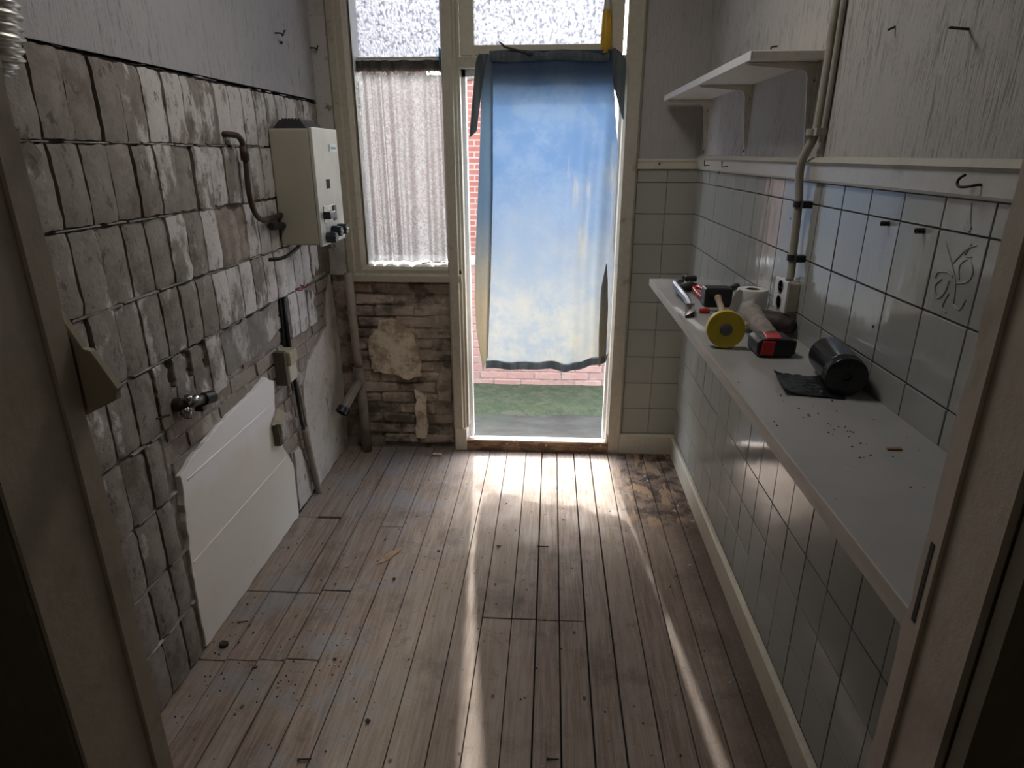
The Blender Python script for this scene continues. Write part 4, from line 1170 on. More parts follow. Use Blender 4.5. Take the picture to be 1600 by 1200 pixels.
# ---- two old wall boxes
b = thing('junction_box', (XL, 2.585, 0.75), 'old beige switch box beside the black conduit on the left wall', 'box')
MB().box(XL - 0.02, XL + 0.045, 2.545, 2.625, 0.745, 0.805).build('housing', MAT['beige_plastic'], b, bevel=0.006, seg=2)
MB().box(XL - 0.02, XL + 0.035, 2.545, 2.625, 0.665, 0.742).build('lower_cover', MAT['socket'], b, bevel=0.004)
MB().box(XL - 0.02, XL + 0.030, 2.520, 2.545, 0.66, 0.81).build('shaded_side', MAT['box_side'], b, bevel=0.002)  # dark slab painted as the shaded near side
b = thing('socket_box', (XL, 2.44, 0.49), 'small empty broken box at the edge of the plaster sheet', 'box')
MB().box(XL - 0.02, XL + 0.030, 2.405, 2.475, 0.435, 0.530).build('housing', MAT['mortar_light'], b, bevel=0.004)
MB().box(XL - 0.02, XL + 0.022, 2.393, 2.405, 0.435, 0.535).build('open_side', MAT['box_side'], b)  # thin dark strip, the shade of this side is its colour
MB().add([(XL + 0.0, 2.38, 0.535), (XL + 0.034, 2.405, 0.532), (XL + 0.034, 2.475, 0.55), (XL + 0.0, 2.46, 0.585)], [(0, 1, 2, 3)]).build('torn_lid', MAT['beige_plastic'], b)
# ---- tap
tp = thing('wall_tap', (XL, 1.80, 0.87), 'broken chrome wall tap sticking out of the exposed bricks', 'tap')
MB().tube([(XL - 0.03, 1.762, 0.872), (XL + 0.02, 1.770, 0.872)], 0.022, 12).build('wall_flange', MAT['brass'], tp, auto=True)
MB().tube([(XL + 0.015, 1.750, 0.872), (XL + 0.03, 1.80, 0.866), (XL + 0.045, 1.865, 0.858)], [0.016, 0.017, 0.017], 12).build('body', MAT['brass'], tp, smooth=True)
MB().lathe((XL + 0.045, 1.862, 0.858), (0.25, 1, -0.12), [(0.014, -0.01), (0.021, -0.01), (0.021, 0.030), (0.014, 0.030), (0.012, 0.0), (0, 0)], 16).build('outlet', MAT['black'], tp, auto=True)
m = MB()
for a in (0.4, 2.0, 3.4, 4.6):
    m.tube([(XL + 0.03, 1.785, 0.862), (XL + 0.035 + 0.01 * math.sin(a), 1.785 + 0.040 * math.cos(a), 0.862 + 0.040 * math.sin(a))], [0.008, 0.012], 8)
m.build('cross_handle', MAT['chrome'], tp, smooth=True)
MB().box(XL + 0.02, XL + 0.05, 1.825, 1.850, 0.825, 0.845).build('spindle', MAT['black'], tp, bevel=0.003)
tag(MB().tube([(XL - 0.01, 1.655, 0.868), (XL + 0.02, 1.700, 0.866)], 0.003, 6).build('wall_nail', MAT['steel'], at=(XL, 1.66, 0.868)), 'thin dark nail in the masonry just left of the tap', 'nail')
# ---- hooks on the upper left wall
for (y, z, lab) in ((2.896, 2.071, 'small bent hook on the left wallpaper, the one farther from the window'), (3.30, 2.073, 'small bent hook on the left wallpaper, the one nearer the window')):
    tag(MB().tube(smooth_path([(XL - 0.02, y, z), (XL + 0.022, y, z), (XL + 0.030, y, z - 0.01), (XL + 0.030, y + 0.02, z + 0.01), (XL + 0.032, y + 0.03, z + 0.014)], 3), 0.0035, 6).build('wall_hook', MAT['steel'], at=(XL, y, z), smooth=True), lab, 'hook')
tag(MB().tube([(XL - 0.02, 2.945, 2.045), (XL + 0.008, 2.945, 2.043)], 0.005, 8).build('wall_plug', MAT['black'], at=(XL, 2.945, 2.045)), 'dark plug just below a hook on the left wallpaper', 'plug')
# red wire ends
tag(MB().tube(smooth_path([(XL - 0.01, 2.80, 1.03), (XL + 0.015, 2.82, 1.015), (XL + 0.02, 2.85, 1.035)], 4), 0.003, 6).tube(smooth_path([(XL - 0.01, 2.86, 1.04), (XL + 0.015, 2.875, 1.018), (XL + 0.018, 2.90, 1.03)], 4), 0.003, 6).build('red_wire', MAT['wire_red'], at=(XL, 2.85, 1.03), smooth=True), 'two bare red wire ends below the water heater', 'wire')
# ---- aluminium hose at the upper left
m = MB()
prof = []
L = 0.34
ctr = smooth_path([(-0.805, 0.95, 2.10), (-0.797, 0.95, 1.95), (-0.792, 0.95, 1.85), (-0.798, 0.95, 1.77), (-0.812, 0.95, 1.715)], 24)
rad = [0.052 + 0.0035 * math.sin(i * 1.45) + 0.001 * math.sin(i * 0.7) - (0.016 * max(0, i - 82) / 14) for i in range(len(ctr))]
tag(m.tube(ctr, rad, 20).build('duct_hose', MAT['alu'], at=(-0.76, 0.95, 1.9), smooth=True), 'crumpled ribbed aluminium duct hose at the upper left', 'hose')
tag(MB().sheet(lambda u, v: (-0.468 + 0.024 * u - 0.007 * v + 0.003 * math.sin(v * 9), 0.560 + 0.005 * math.sin(u * 6 + v * 4), 1.631 - 0.027 * v - 0.020 * u + 0.004 * math.sin(u * 17)), 12, 10).build('plastic_scrap', MAT['film'], at=(-0.51, 0.6, 1.61), smooth=True), 'torn scrap of clear plastic film by the left doorpost', 'scrap')
# ---- broken board by the left doorpost
tag(MB().prism([(-0.4788, 1.4634), (-0.46, 1.4659), (-0.442, 1.4266), (-0.436, 1.4257), (-0.4164, 1.3864), (-0.4198, 1.3838), (-0.4198, 1.3761), (-0.4557, 1.3582), (-0.4617, 1.3556), (-0.4745, 1.3779)], 'y', 0.5545, 0.564).build('broken_board', MAT['wood_board'], at=(-0.455, 0.555, 1.38), bevel=0.0012), 'dusty beige offcut of board jutting from behind the left doorpost', 'board')
tag(MB().tube(smooth_path([(-0.473, 0.5645, 1.5249), (-0.4704, 0.5645, 1.5061), (-0.4644, 0.5645, 1.4847), (-0.4661, 0.5645, 1.459)], 4), 0.0036, 8).build('brown_string', MAT['chip_brown'], at=(-0.46, 0.564, 1.47), smooth=True), 'short brown string above the broken board', 'string')

# ================================================================== THINGS IN THE WINDOW AND DOOR
pg = thing('clothes_peg', (-0.548, D - 0.02, 2.045), 'small blue plastic clothes peg on the window bar', 'peg')
for s in (-1, 1):
    MB().add([(-0.5505 + s * .001, D + 0.045 + s * 0.004, 2.000), (-0.5435, D + 0.045 + s * 0.004, 2.000), (-0.5425, D + 0.045 + s * .003, 2.035), (-0.5445, D + 0.045 + s * .009, 2.075), (-0.5495, D + 0.045 + s * .009, 2.075), (-0.5515, D + 0.045 + s * .003, 2.035)],
             [(0, 1, 2, 3, 4, 5)]).build('peg_jaw', MAT['peg'], pg).modifiers.new('t', 'SOLIDIFY').thickness = 0.004
MB().lathe((-0.552, D + 0.045, 2.032), (1, 0, 0), [(0.0, 0), (0.006, 0), (0.006, 0.010), (0, 0.010)], 10).build('peg_spring', MAT['chrome'], pg)
vs = thing('yellow_tube', (0.234, D - 0.026, 2.036), 'tall tapered yellow plastic tube standing on the door transom', 'tube')
MB().lathe((0.234, D - 0.026, 2.036), (0, 0, 1), [(0, 0), (0.027, 0), (0.027, 0.006), (0.0255, 0.008), (0.0185, 0.178), (0, 0.178)], 20).build('body', MAT['amber'], vs, auto=True)
MB().lathe((0.234, D - 0.026, 2.214), (0, 0, 1), [(0, 0), (0.0165, 0), (0.011, 0.060), (0.006, 0.10), (0, 0.10)], 16).build('nozzle', MAT['white_cap'], vs, auto=True)
tag(MB().tube(smooth_path([(-0.253, D - 0.082, 2.083), (-0.236, D - 0.080, 2.070), (-0.222, D - 0.078, 2.060), (-0.17, D - 0.076, 2.048), (-0.118, D - 0.082, 2.034), (-0.10, D - 0.084, 2.036)], 4), [0.0015, .003, .004, .005] + [0.005] * 17, 6).build('knotted_strap', MAT['twig'], at=(-0.18, D - 0.08, 2.05), smooth=True), 'dark twisted strap end sticking up from the top of the blue cloth', 'strap')
rl = random.Random(4)
spots = [(-0.655, 0.02, 0.045, 0.2), (-0.600, 0.035, 0.05, -0.3), (-0.565, 0.03, 0.03, 0.5)]
labs = ['curled dead leaf on the window sill, farthest left of three', 'curled dead leaf in the middle of the window sill litter', 'curled dead leaf on the window sill nearest the doorpost']
for (x, dy, ln, a), lab in zip(spots, labs):
    def lf(u, v, x=x, dy=dy, ln=ln, a=a):
        px = (u - 0.5) * ln; py = (v - 0.5) * 0.014 * (1 - (2 * u - 1) ** 2 * 0.9)
        return (x + px * math.cos(a) - py * math.sin(a), D + dy + px * math.sin(a) + py * math.cos(a), 1.0555 + 0.002 + 0.006 * (2 * v - 1) ** 2 + 0.006 * u * u)
    tag(MB().sheet(lf, 8, 4).build('dead_leaf', MAT['leaf'], at=(x, D + dy, 1.055), smooth=True), lab, 'leaf', 'dead leaves on the sill')

# ================================================================== THINGS ON THE RIGHT WALL
# ---- shelf
sh = thing('wall_shelf', (0.615, 2.58, 1.84), 'cream wall shelf on three pressed-metal brackets', 'shelf')
MB().box(0.516, XR - 0.002, 1.895, 3.27, 1.834, 1.855).build('board', MAT['shelf'], sh, bevel=0.0015)
MB().box(0.5135, 0.516, 1.894, 3.271, 1.8335, 1.8555).build('front_edge', MAT['white_paint'], sh)
def bracket(y):
    z1, x1 = 1.833, XR - 0.001
    # tapered blade in the x-z plane with a filleted corner
    pr = [(x1, z1), (x1 - 0.185, z1), (x1 - 0.185, z1 - 0.006)]
    for i in range(7):
        a = i / 6 * math.pi / 2
        pr.append((x1 - 0.045 + 0.020 * math.sin(a), z1 - 0.042 + 0.024 * math.cos(a)))
    pr += [(x1 - 0.006, z1 - 0.230), (x1, z1 - 0.230)]
    return MB().prism(pr, 'y', y - 0.0035, y + 0.0035).box(x1 - 0.190, x1, y - 0.011, y + 0.011, z1 - 0.003, z1).box(x1 - 0.003, x1, y - 0.011, y + 0.011, z1 - 0.235, z1)
for y in (1.955, 2.555, 3.215):
    bk = bracket(y).build('bracket', MAT['bracket'], sh)
    for dz in (0.045, 0.222):
        MB().lathe((XR - 0.006, y, 1.833 - dz), (-1, 0, 0), [(0.0055, 0), (0.005, 0.0025), (0, 0.003)], 8).build('screw', MAT['steel'], bk)
# ---- conduit and socket
cr = thing('wall_conduit', (XR - 0.02, 1.85, 1.28), 'cream cable conduit running down the right wall to the double socket', 'conduit')
MB().tube(smooth_path([(XR - 0.016, 1.85, ZC), (XR - 0.016, 1.85, 2.0), (XR - 0.017, 1.85, 1.72), (XR - 0.020, 1.855, 1.65), (XR - 0.036, 1.875, 1.585), (XR - 0.036, 1.880, 1.54), (XR - 0.030, 1.875, 1.48), (XR - 0.028, 1.868, 1.36), (XR - 0.028, 1.860, 1.30), (XR - 0.032, 1.850, 1.262)], 5), 0.0115, 12).build('tube', MAT['conduit'], cr, smooth=True)
MB().tube(smooth_path([(XR - 0.010, 1.825, ZC), (XR - 0.010, 1.825, 2.0), (XR - 0.010, 1.825, 1.72), (XR - 0.012, 1.83, 1.60)], 4), 0.007, 10).build('thin_cable', MAT['conduit'], cr, smooth=True)
for (y, z) in ((1.855, 1.655), (1.873, 1.47), (1.863, 1.325)):
    MB().lathe((XR - 0.028, y, z - 0.008), (0, 0, 1), [(0.0115, 0), (0.0155, 0), (0.0155, 0.016), (0.0115, 0.016)], 14).box(XR - 0.030, XR - 0.003, y - 0.034, y - 0.004, z - 0.009, z + 0.009).build('clamp', MAT['black_metal'] if z < 1.6 else MAT['conduit'], cr, auto=True)
so = thing('double_socket', (XR - 0.03, 1.835, 1.165), 'cream double socket on the grey tiles above the worktop', 'socket')
MB().box(0.678, XR - 0.003, 1.834, 1.932, 1.172, 1.257).build('housing', MAT['socket'], so, bevel=0.005, seg=2)
MB().box(0.671, 0.679, 1.831, 1.935, 1.169, 1.260).build('face_plate', MAT['white_paint'], so, bevel=0.003, seg=2)
for z in (1.237, 1.192):
    o = MB().lathe((0.6715, 1.883, z), (-1, 0, 0), [(0.0195, 0), (0.0205, 0.002), (0.0180, 0.002), (0.017, 0.0005), (0, 0.0005)], 20).build('outlet', MAT['socket_hole'], so)
    for dy in (-0.009, 0.009):
        MB().lathe((0.6708, 1.883 + dy, z), (-1, 0, 0), [(0, 0), (0.003, 0), (0.003, 0.0006), (0, 0.0006)], 8).build('pin_hole', MAT['black'], o)
# ---- hooks, nails, screws
tag(MB().tube(smooth_path([(XR - 0.01, 1.128, 1.553), (XR - 0.022, 1.128, 1.553), (XR - 0.030, 1.138, 1.550), (XR - 0.034, 1.152, 1.549), (XR - 0.034, 1.162, 1.554), (XR - 0.032, 1.162, 1.562), (XR - 0.030, 1.152, 1.568)], 4), 0.0024, 8).build('cup_hook', MAT['steel'], at=(XR - 0.016, 1.13, 1.55), smooth=True), 'dark open cup hook screwed into the right end of the dado rail', 'hook')
for (y, lab) in ((2.72, 'small square-bent hook in the dado rail, nearer of the pair'), (3.03, 'small square-bent hook in the dado rail, nearer the far corner')):
    tag(MB().tube([(XR - 0.01, y, 1.555), (XR - 0.040, y, 1.553), (XR - 0.040, y, 1.575)], 0.0025, 6).build('square_hook', MAT['steel'], at=(XR - 0.016, y, 1.555)), lab, 'hook')
tag(MB().tube([(XR + 0.0, 1.285, 1.803), (XR - 0.045, 1.262, 1.802)], 0.0024, 6).build('wall_nail', MAT['steel'], at=(XR, 1.285, 1.803)), 'long rusty nail high in the right wallpaper', 'nail')
tag(MB().tube([(XR + 0.0, 1.555, 1.852), (XR - 0.016, 1.55, 1.845)], 0.0024, 6).build('wall_nail', MAT['steel'], at=(XR, 1.555, 1.852)), 'short nail in the wallpaper between shelf conduit and long nail', 'nail')
tag(MB().tube(smooth_path([(XR, 2.33, 1.925), (XR - 0.02, 2.325, 1.922), (XR - 0.026, 2.31, 1.915)], 3), 0.0028, 6).build('wall_nail', MAT['steel'], at=(XR, 2.33, 1.92)), 'bent nail in the wallpaper above the shelf', 'nail')
for (y, lab) in ((1.418, 'dark screw stub in the grey tiles, farther of two'), (1.283, 'dark screw stub in the grey tiles, beside the flower tile')):
    m = MB()
    for k in range(3):
        m.lathe((XR - 0.004 - 0.006 * k, y, 1.463), (-1, 0, 0), [(0.003, 0), (0.0055, 0.001), (0.0055, 0.004), (0.003, 0.005)], 10)
    tag(m.build('screw_stub', MAT['black_metal'], at=(XR, y, 1.463)), lab, 'screw')
tag(MB().tube([(XR - 0.016, 2.86, 1.532), (XR - 0.026, 2.80, 1.525)], 0.0022, 6).build('bent_pin', MAT['steel'], at=(XR - 0.016, 2.83, 1.53)), 'thin bent pin under the dado rail near the far corner', 'pin')
tag(MB().lathe((0.520, D - 0.014, 1.556), (0, -1, 0), [(0, 0), (0.005, 0), (0.004, 0.008), (0, 0.009)], 8).build('wall_plug', MAT['black'], at=(0.52, D - 0.016, 1.556)), 'dark plug in the dado rail on the back wall', 'plug')
# holes drilled in the tiles
for (y, z) in ((1.93, 1.495), (1.99, 1.42), (1.93, 1.41), (1.40, 1.245), (2.18, 1.22)):
    MB().lathe((XR - 0.0045, y, z), (-1, 0, 0), [(0.003, 0), (0.0035, 0.0006), (0, 0.0006)], 8).build('drill_hole', MAT['black'], wall_right)

# ================================================================== WORKTOP AND WHAT LIES ON IT
ZT = 1.103
wk = thing('worktop', (0.57, 1.65, ZT - 0.02), 'long grey laminate worktop along the right wall', 'worktop')
MB().box(0.426, XR - 0.0045, YF1 + 0.004, 2.725, ZT - 0.026, ZT).build('board', MAT['worktop'], wk, bevel=0.001)
MB().box(0.422, 0.426, YF1 + 0.004, 2.727, ZT - 0.027, ZT + 0.0006).build('edge_band', MAT['edge_band'], wk)['label'] = 'pale edge banding'
# toilet roll
tr_ = thing('toilet_roll', (0.645, 2.05, ZT), 'white toilet roll standing among the tools with a loose tail', 'toilet roll')
MB().lathe((0.645, 2.05, ZT), (0, 0, 1), [(0.020, 0.0), (0.046, 0.0), (0.0475, 0.003), (0.0475, 0.090), (0.046, 0.094), (0.022, 0.094), (0.020, 0.090), (0.020, 0.0)], 32).build('roll', MAT['paper'], tr_, auto=True)
MB().lathe((0.645, 2.05, ZT), (0, 0, 1), [(0.0195, 0.002), (0.0195, 0.0945), (0.018, 0.0945), (0.018, 0.002)], 24).build('core', MAT['cardboard'], tr_, auto=True)
def tail(u, v):
    # sheet leaving the roll on its left side and flopping down in a curl
    a = u * 1.25
    x = 0.606 - 0.052 * math.sin(a)
    y = 2.024 - 0.045 * u - 0.012 * (1 - v)
    top = 0.088 * math.cos(a) ** 0.8 if a < 1.55 else 0.0
    z = ZT + 0.005 + max(0.0, top) * (0.10 + 0.90 * v) + 0.008 * math.sin(u * 5) * v
    return (x, y, z)
MB().sheet(tail, 18, 10).build('tail', MAT['paper'], tr_, smooth=True)
MB().sheet(lambda u, v: (0.575 + 0.06 * u, 2.006 - 0.030 * v + 0.008 * math.sin(u * 5), ZT + 0.070 * (1 - v) ** 1.3 * (0.55 + 0.45 * u) + 0.004), 12, 8).build('tail_fold', MAT['paper'], tr_, smooth=True)
# pry bar
pb = thing('pry_bar', (0.46, 2.2, ZT), 'bent blue-grey steel pry bar at the left end of the tools', 'pry bar')
MB().tube(smooth_path([(0.505, 2.50, ZT + 0.030), (0.482, 2.46, ZT + 0.038), (0.470, 2.40, ZT + 0.036), (0.478, 2.33, ZT + 0.024), (0.482, 2.22, ZT + 0.016), (0.468, 2.10, ZT + 0.014)], 5), 0.0125, 8).build('shaft', MAT['bar'], pb, auto=True)
MB().add([(0.452, 2.115, ZT + 0.004), (0.482, 2.115, ZT + 0.004), (0.482, 2.115, ZT + 0.030), (0.452, 2.115, ZT + 0.030), (0.438, 2.03, ZT + 0.001), (0.466, 2.04, ZT + 0.001), (0.468, 2.045, ZT + 0.020), (0.436, 2.035, ZT + 0.006)],
         [(0, 1, 2, 3), (7, 6, 5, 4), (0, 4, 5, 1), (1, 5, 6, 2), (2, 6, 7, 3), (3, 7, 4, 0)]).build('claw', MAT['bar_tip'], pb)
# black clamp head + pliers with red handles
pl = thing('pliers', (0.53, 2.45, ZT), 'black-jawed pliers with red handles behind the pry bar', 'pliers')
MB().tube([(0.495, 2.44, ZT + 0.018), (0.535, 2.46, ZT + 0.022), (0.558, 2.45, ZT + 0.02)], [0.010, 0.020, 0.014], 10).build('jaws', MAT['black_metal'], pl, smooth=True)
MB().tube(smooth_path([(0.515, 2.50, ZT + 0.03), (0.522, 2.53, ZT + 0.045), (0.548, 2.52, ZT + 0.045)], 4), 0.006, 8).build('spring_clip', MAT['black_metal'], pl, smooth=True)
MB().box(0.525, 0.570, 2.50, 2.525, ZT + 0.03, ZT + 0.052).build('jaw_block', MAT['black_metal'], pl, bevel=0.004)
MB().tube(smooth_path([(0.552, 2.45, ZT + 0.020), (0.562, 2.41, ZT + 0.026), (0.572, 2.35, ZT + 0.022), (0.580, 2.29, ZT + 0.010)], 4), 0.0075, 8).build('handle', MAT['red'], pl, smooth=True)
MB().tube(smooth_path([(0.545, 2.44, ZT + 0.020), (0.542, 2.39, ZT + 0.018), (0.544, 2.32, ZT + 0.014), (0.552, 2.275, ZT + 0.010)], 4), 0.0075, 8).build('handle', MAT['red'], pl, smooth=True)
# mallet
ml = thing('rubber_mallet', (0.57, 2.24, ZT), 'mallet with a black rubber head and a pale wooden handle', 'mallet')
MB().box(0.532, 0.626, 2.193, 2.256, ZT + 0.001, ZT + 0.066).build('head', MAT['black'], ml, bevel=0.009, seg=3)
MB().tube(smooth_path([(0.578, 2.21, ZT + 0.036), (0.570, 2.15, ZT + 0.030), (0.552, 2.02, ZT + 0.020), (0.520, 1.86, ZT + 0.016)], 5), [0.012] * 4 + [0.0105] * 6 + [0.0125] * 6, 10).build('handle', MAT['wood'], ml, smooth=True)
tag(MB().tube(smooth_path([(0.628, 2.30, ZT + 0.014), (0.65, 2.33, ZT + 0.034), (0.690, 2.38, ZT + 0.040)], 4), [0.008] + [0.012] * 8, 8).build('black_cable', MAT['black'], at=(0.66, 2.35, ZT), smooth=True), 'short black cable end between mallet head and tiled wall', 'cable')
# screwdriver
sd = thing('screwdriver', (0.53, 2.11, ZT), 'small screwdriver with a red handle in front of the mallet', 'screwdriver')
MB().lathe((0.497, 2.105, ZT + 0.0085), (1, 0.02, 0), [(0, 0), (0.007, 0.001), (0.0085, 0.006), (0.0085, 0.028), (0.006, 0.034), (0, 0.035)], 12).build('handle', MAT['red'], sd, auto=True)
MB().tube([(0.53, 2.106, ZT + 0.008), (0.575, 2.107, ZT + 0.006)], 0.003, 8).build('shaft', MAT['chrome'], sd)
# yellow roll
yd = thing('tape_roll', (0.480, 1.735, ZT), 'yellow roll with a grey hub standing on edge in front of the mallet', 'roll')
yc = (0.479, 1.722, ZT + 0.0505)
MB().lathe(yc, (-0.12, -1, 0.10), [(0.017, 0.0), (0.050, 0.0), (0.0505, 0.003), (0.0505, 0.030), (0.049, 0.033), (0.017, 0.033)], 40).build('disc', MAT['yellow'], yd, auto=True)
MB().lathe(yc, (-0.12, -1, 0.10), [(0, 0.0), (0.0168, 0.0), (0.0168, 0.0345), (0.014, 0.0355), (0, 0.0355)], 24).build('hub', MAT['grey_hub'], yd, auto=True)
MB().sheet(lambda u, v: (0.524 + 0.022 * u, 1.722 - 0.030 * v, ZT + 0.062 + 0.012 * math.sin(u * 2.5) - 0.006 * u), 6, 3).build('loose_end', MAT['olive'], yd, smooth=True)
# cordless drill
dr = thing('cordless_drill', (0.60, 1.72, ZT), 'dusty cordless drill with a red and black battery', 'drill')
bt = MB().prism([(0.538, ZT + 0.012), (0.546, ZT + 0.001), (0.626, ZT + 0.001), (0.636, ZT + 0.012), (0.636, ZT + 0.042), (0.624, ZT + 0.049), (0.550, ZT + 0.049), (0.538, ZT + 0.040)], 'y', 1.615, 1.70).build('battery', MAT['black'], dr, bevel=0.004, seg=2)
MB().prism([(0.547, ZT + 0.008), (0.580, ZT + 0.006), (0.583, ZT + 0.044), (0.551, ZT + 0.045)], 'y', 1.611, 1.617).build('red_panel', MAT['red'], bt, bevel=0.002)
MB().prism([(0.560, 1.620), (0.600, 1.622), (0.612, 1.690), (0.572, 1.692)], 'z', ZT + 0.048, ZT + 0.0515).build('red_top', MAT['red'], bt, bevel=0.002)
MB().box(0.634, 0.643, 1.630, 1.645, ZT + 0.016, ZT + 0.042).box(0.634, 0.641, 1.660, 1.675, ZT + 0.016, ZT + 0.040).build('latch', MAT['black_metal'], bt, bevel=0.002)
MB().tube(smooth_path([(0.592, 1.680, ZT + 0.034), (0.589, 1.74, ZT + 0.044), (0.589, 1.81, ZT + 0.050), (0.594, 1.87, ZT + 0.050), (0.603, 1.902, ZT + 0.046)], 5), [0.024] * 5 + [0.026] * 5 + [0.030] * 5 + [0.034] * 6, 16).build('grip', MAT['grip'], dr, smooth=True)
MB().lathe((0.597, 1.925, ZT + 0.0335), (0.66, -0.75, 0.0), [(0, 0), (0.024, 0.002), (0.031, 0.012), (0.0325, 0.06), (0.0325, 0.11), (0.029, 0.125), (0.025, 0.13), (0.022, 0.145), (0.016, 0.152), (0, 0.154)], 22).build('motor_housing', MAT['motor'], dr, smooth=True)
# roll of bin bags
bg = thing('bin_bag_roll', (0.64, 1.43, ZT), 'roll of black bin bags with one bag unrolled on the worktop', 'bin bags')
MB().lathe((0.643, 1.335, ZT + 0.045), (0.16, 1, 0.0), [(0.010, 0.002), (0.036, 0.0), (0.042, 0.002), (0.0435, 0.005), (0.0435, 0.026), (0.0445, 0.028), (0.0435, 0.031), (0.0440, 0.17), (0.040, 0.18), (0.010, 0.18), (0.010, 0.002)], 32).build('roll', MAT['bag'], bg, auto=True)
MB().lathe((0.643, 1.338, ZT + 0.045), (0.16, 1, 0.0), [(0, 0.004), (0.0105, 0.004), (0.0105, 0.17), (0, 0.17)], 16).build('core', MAT['black'], bg)
def bagflap(u, v):
    a = Vector((0.515, 1.330 + 0.012)); b = Vector((0.640, 1.315)); c = Vector((0.535, 1.475)); d = Vector((0.650, 1.460))
    p = a.lerp(b, u).lerp(c.lerp(d, u), v)
    z = ZT + 0.003 + 0.004 * abs(noise.noise((u * 5, v * 6, 2))) + (0.012 * (1 - u) ** 6) + 0.004 * math.sin(v * 3.1) * u
    return (p.x, p.y, z)
MB().sheet(bagflap, 30, 24).build('loose_bag', MAT['bag'], bg, smooth=True)
tag(MB().box(0.607, 0.633, 1.066, 1.074, ZT, ZT + 0.004).build('wood_chip', MAT['chip_brown'], at=(0.62, 1.07, ZT), bevel=0.001), 'small flat wood chip on the near part of the worktop', 'chip')
rc = random.Random(9)
m = MB()
for i in range(40):
    x, y = rc.gauss(0.56, 0.05), rc.gauss(1.18, 0.14)
    if not (0.44 < x < 0.70 and 0.7 < y < 2.0): continue
    s = rc.uniform(0.0008, 0.0022)
    m.lathe((x, y, ZT), (0, 0, 1), [(0, 0), (s, 0), (s * .8, s), (0, s * 1.3)], 5)
o = m.build('crumbs', MAT['chip_dark'], at=(0.56, 1.2, ZT)); o['kind'] = 'stuff'; tag(o, 'dark crumbs scattered over the worktop', 'crumbs')

# ================================================================== LITTER ON THE FLOOR
def sliver(pts, t):
    return MB().prism(pts, 'z', 0.0008, 0.0008 + t)
tag(sliver(jag([(-0.692, 2.190), (-0.682, 2.235), (-0.655, 2.285), (-0.620, 2.320), (-0.618, 2.290), (-0.638, 2.255), (-0.652, 2.228)], 0.02, 0.003, 3), 0.003).build('board_splinter', MAT['splinter'], at=(-0.65, 2.25, 0)), 'torn brown scrap of hardboard on the floor boards', 'scrap')
tag(MB().tube([(-0.640, 3.215, 0.0085), (-0.592, 3.212, 0.0085)], 0.0075, 10).build('pipe_offcut', MAT['chip_white'], at=(-0.61, 3.21, 0), auto=True), 'short pale pipe offcut on the floor by the back wall', 'offcut')
def screw(x, y, a, lab, ln=0.03):
    d = Vector((math.cos(a), math.sin(a), 0))
    s = thing('wood_screw', (x, y, 0.003), lab, 'screw')
    MB().lathe(Vector((x, y, 0.0048)), d, [(0, 0), (0.0048, 0), (0.0025, 0.004), (0.0022, ln), (0, ln + 0.004)], 8).build('shank', MAT['steel'], s)
    MB().lathe(Vector((x, y, 0.0048)), d, [(0, -0.0012), (0.005, -0.0012), (0.005, 0.0002), (0, 0.0002)], 10).build('screw_head', MAT['black_metal'], s)
screw(-0.680, 1.285, 0.1, 'dark screw lying on the floor at the front left', 0.035)
screw(0.018, 1.328, 0.0, 'dark screw lying on the floor at the front centre', 0.03)
screw(-0.03, 2.357, 0.0, 'rusty screw lying across a board in mid floor', 0.045)
screw(-1.155 + 0.05, 1.815, 0.3, 'small screw on the floor against the plaster sheet', 0.03)
rd = random.Random(15)
def crumb(x, y, s, mat, name, lab, cat):
    m = MB(); n = 6
    pts = []
    for k in range(n):
        a = 2 * math.pi * k / n
        r = s * rd.uniform(0.6, 1.0)
        pts.append((x + r * math.cos(a), y + 0.8 * r * math.sin(a)))
    m.prism(pts, 'z', 0.0005, 0.0005 + s * rd.uniform(0.4, 0.8))
    tag(m.build(name, MAT[mat], at=(x, y, 0), bevel=s * 0.12), lab, cat)
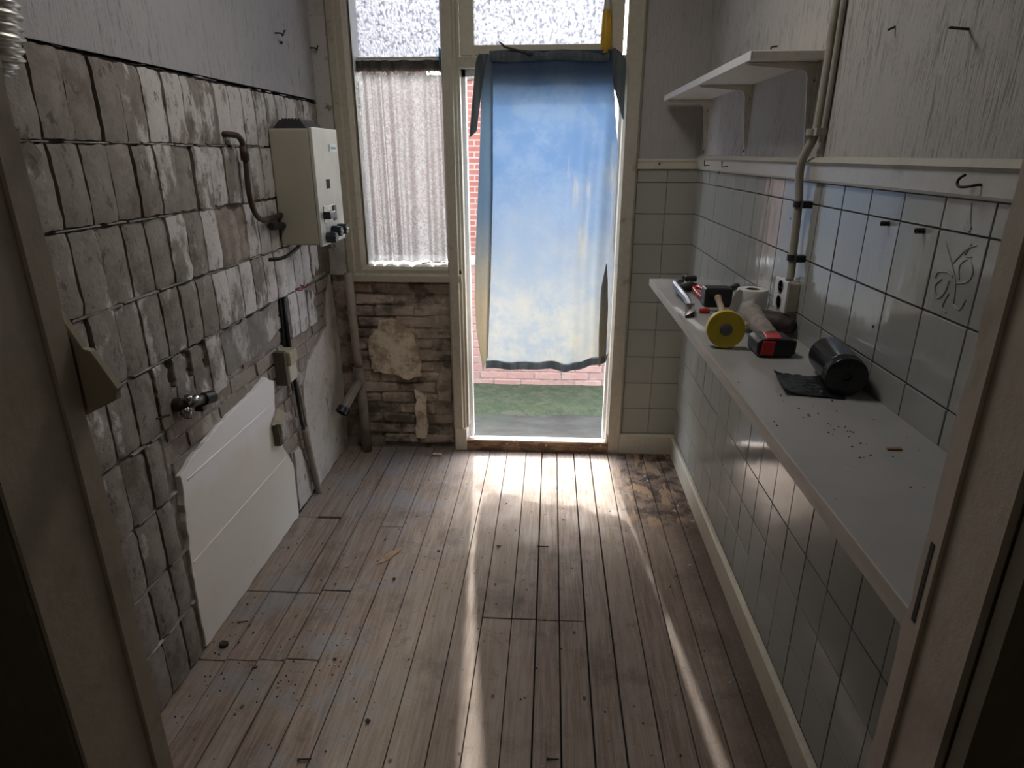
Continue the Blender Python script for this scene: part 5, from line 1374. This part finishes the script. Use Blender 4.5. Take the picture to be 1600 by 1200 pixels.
crumb(-0.952, 1.612, 0.011, 'mortar', 'rubble_lump', 'grey rubble lump on the floor by the left wall', 'rubble')
crumb(-1.105, 1.705, 0.022, 'chip_dark', 'dark_lump', 'dark lump at the foot of the plaster sheet', 'rubble')
crumb(-0.198, 2.352, 0.012, 'chip_brown', 'brown_lump', 'brown crumb on a board left of the middle of the floor', 'rubble')
crumb(-0.52, 1.425, 0.011, 'chip_dark', 'dark_lump', 'black crumb on the front left floor boards', 'rubble')
crumb(-0.70, 1.665, 0.008, 'chip_dark', 'dark_lump', 'black crumb beside the left sunlight streak', 'rubble')
crumb(-0.815, 2.17, 0.008, 'chip_white', 'plaster_lump', 'white plaster crumb on the left floor boards', 'rubble')
crumb(-0.60, 2.10, 0.010, 'chip_dark', 'dark_lump', 'dark crumb just in front of the hardboard scrap', 'rubble')
crumb(-0.455, 2.30, 0.009, 'chip_dark', 'dark_lump', 'dark crumb to the right of the hardboard scrap', 'rubble')
crumb(0.600, 2.26, 0.008, 'chip_white', 'plaster_lump', 'white plaster crumb on the floor near the right skirting', 'rubble')
m = MB(); m2 = MB()
for i in range(420):
    q = rd.random()
    if q < 0.45:
        x, y = rd.gauss(-0.86, 0.14), rd.gauss(1.62, 0.10)
    elif q < 0.6:
        x, y = XL + 0.03 + abs(rd.gauss(0, 0.03)), rd.uniform(1.2, 3.2)
    else:
        x, y = rd.uniform(-1.05, 0.65), rd.uniform(1.2, 3.2)
    if not (XL + 0.02 < x < 0.66 and y < 3.24): continue
    s = rd.uniform(0.001, 0.0034)
    (m if rd.random() < 0.55 else m2).lathe((x, y, 0.0), (0, 0, 1), [(0, 0), (s, 0), (s * .8, s), (0, s * 1.3)], 5)
nf = len(m.f)
m.add(m2.v, m2.f)
o = m.build('floor_grit', MAT['chip_white'], at=(-0.5, 2, 0))
o.data.materials.append(MAT['chip_dark'])
for i, p in enumerate(o.data.polygons):
    if i >= nf: p.material_index = 1
o['kind'] = 'stuff'; tag(o, 'pale plaster grit and dark crumbs scattered over the floor boards', 'grit')
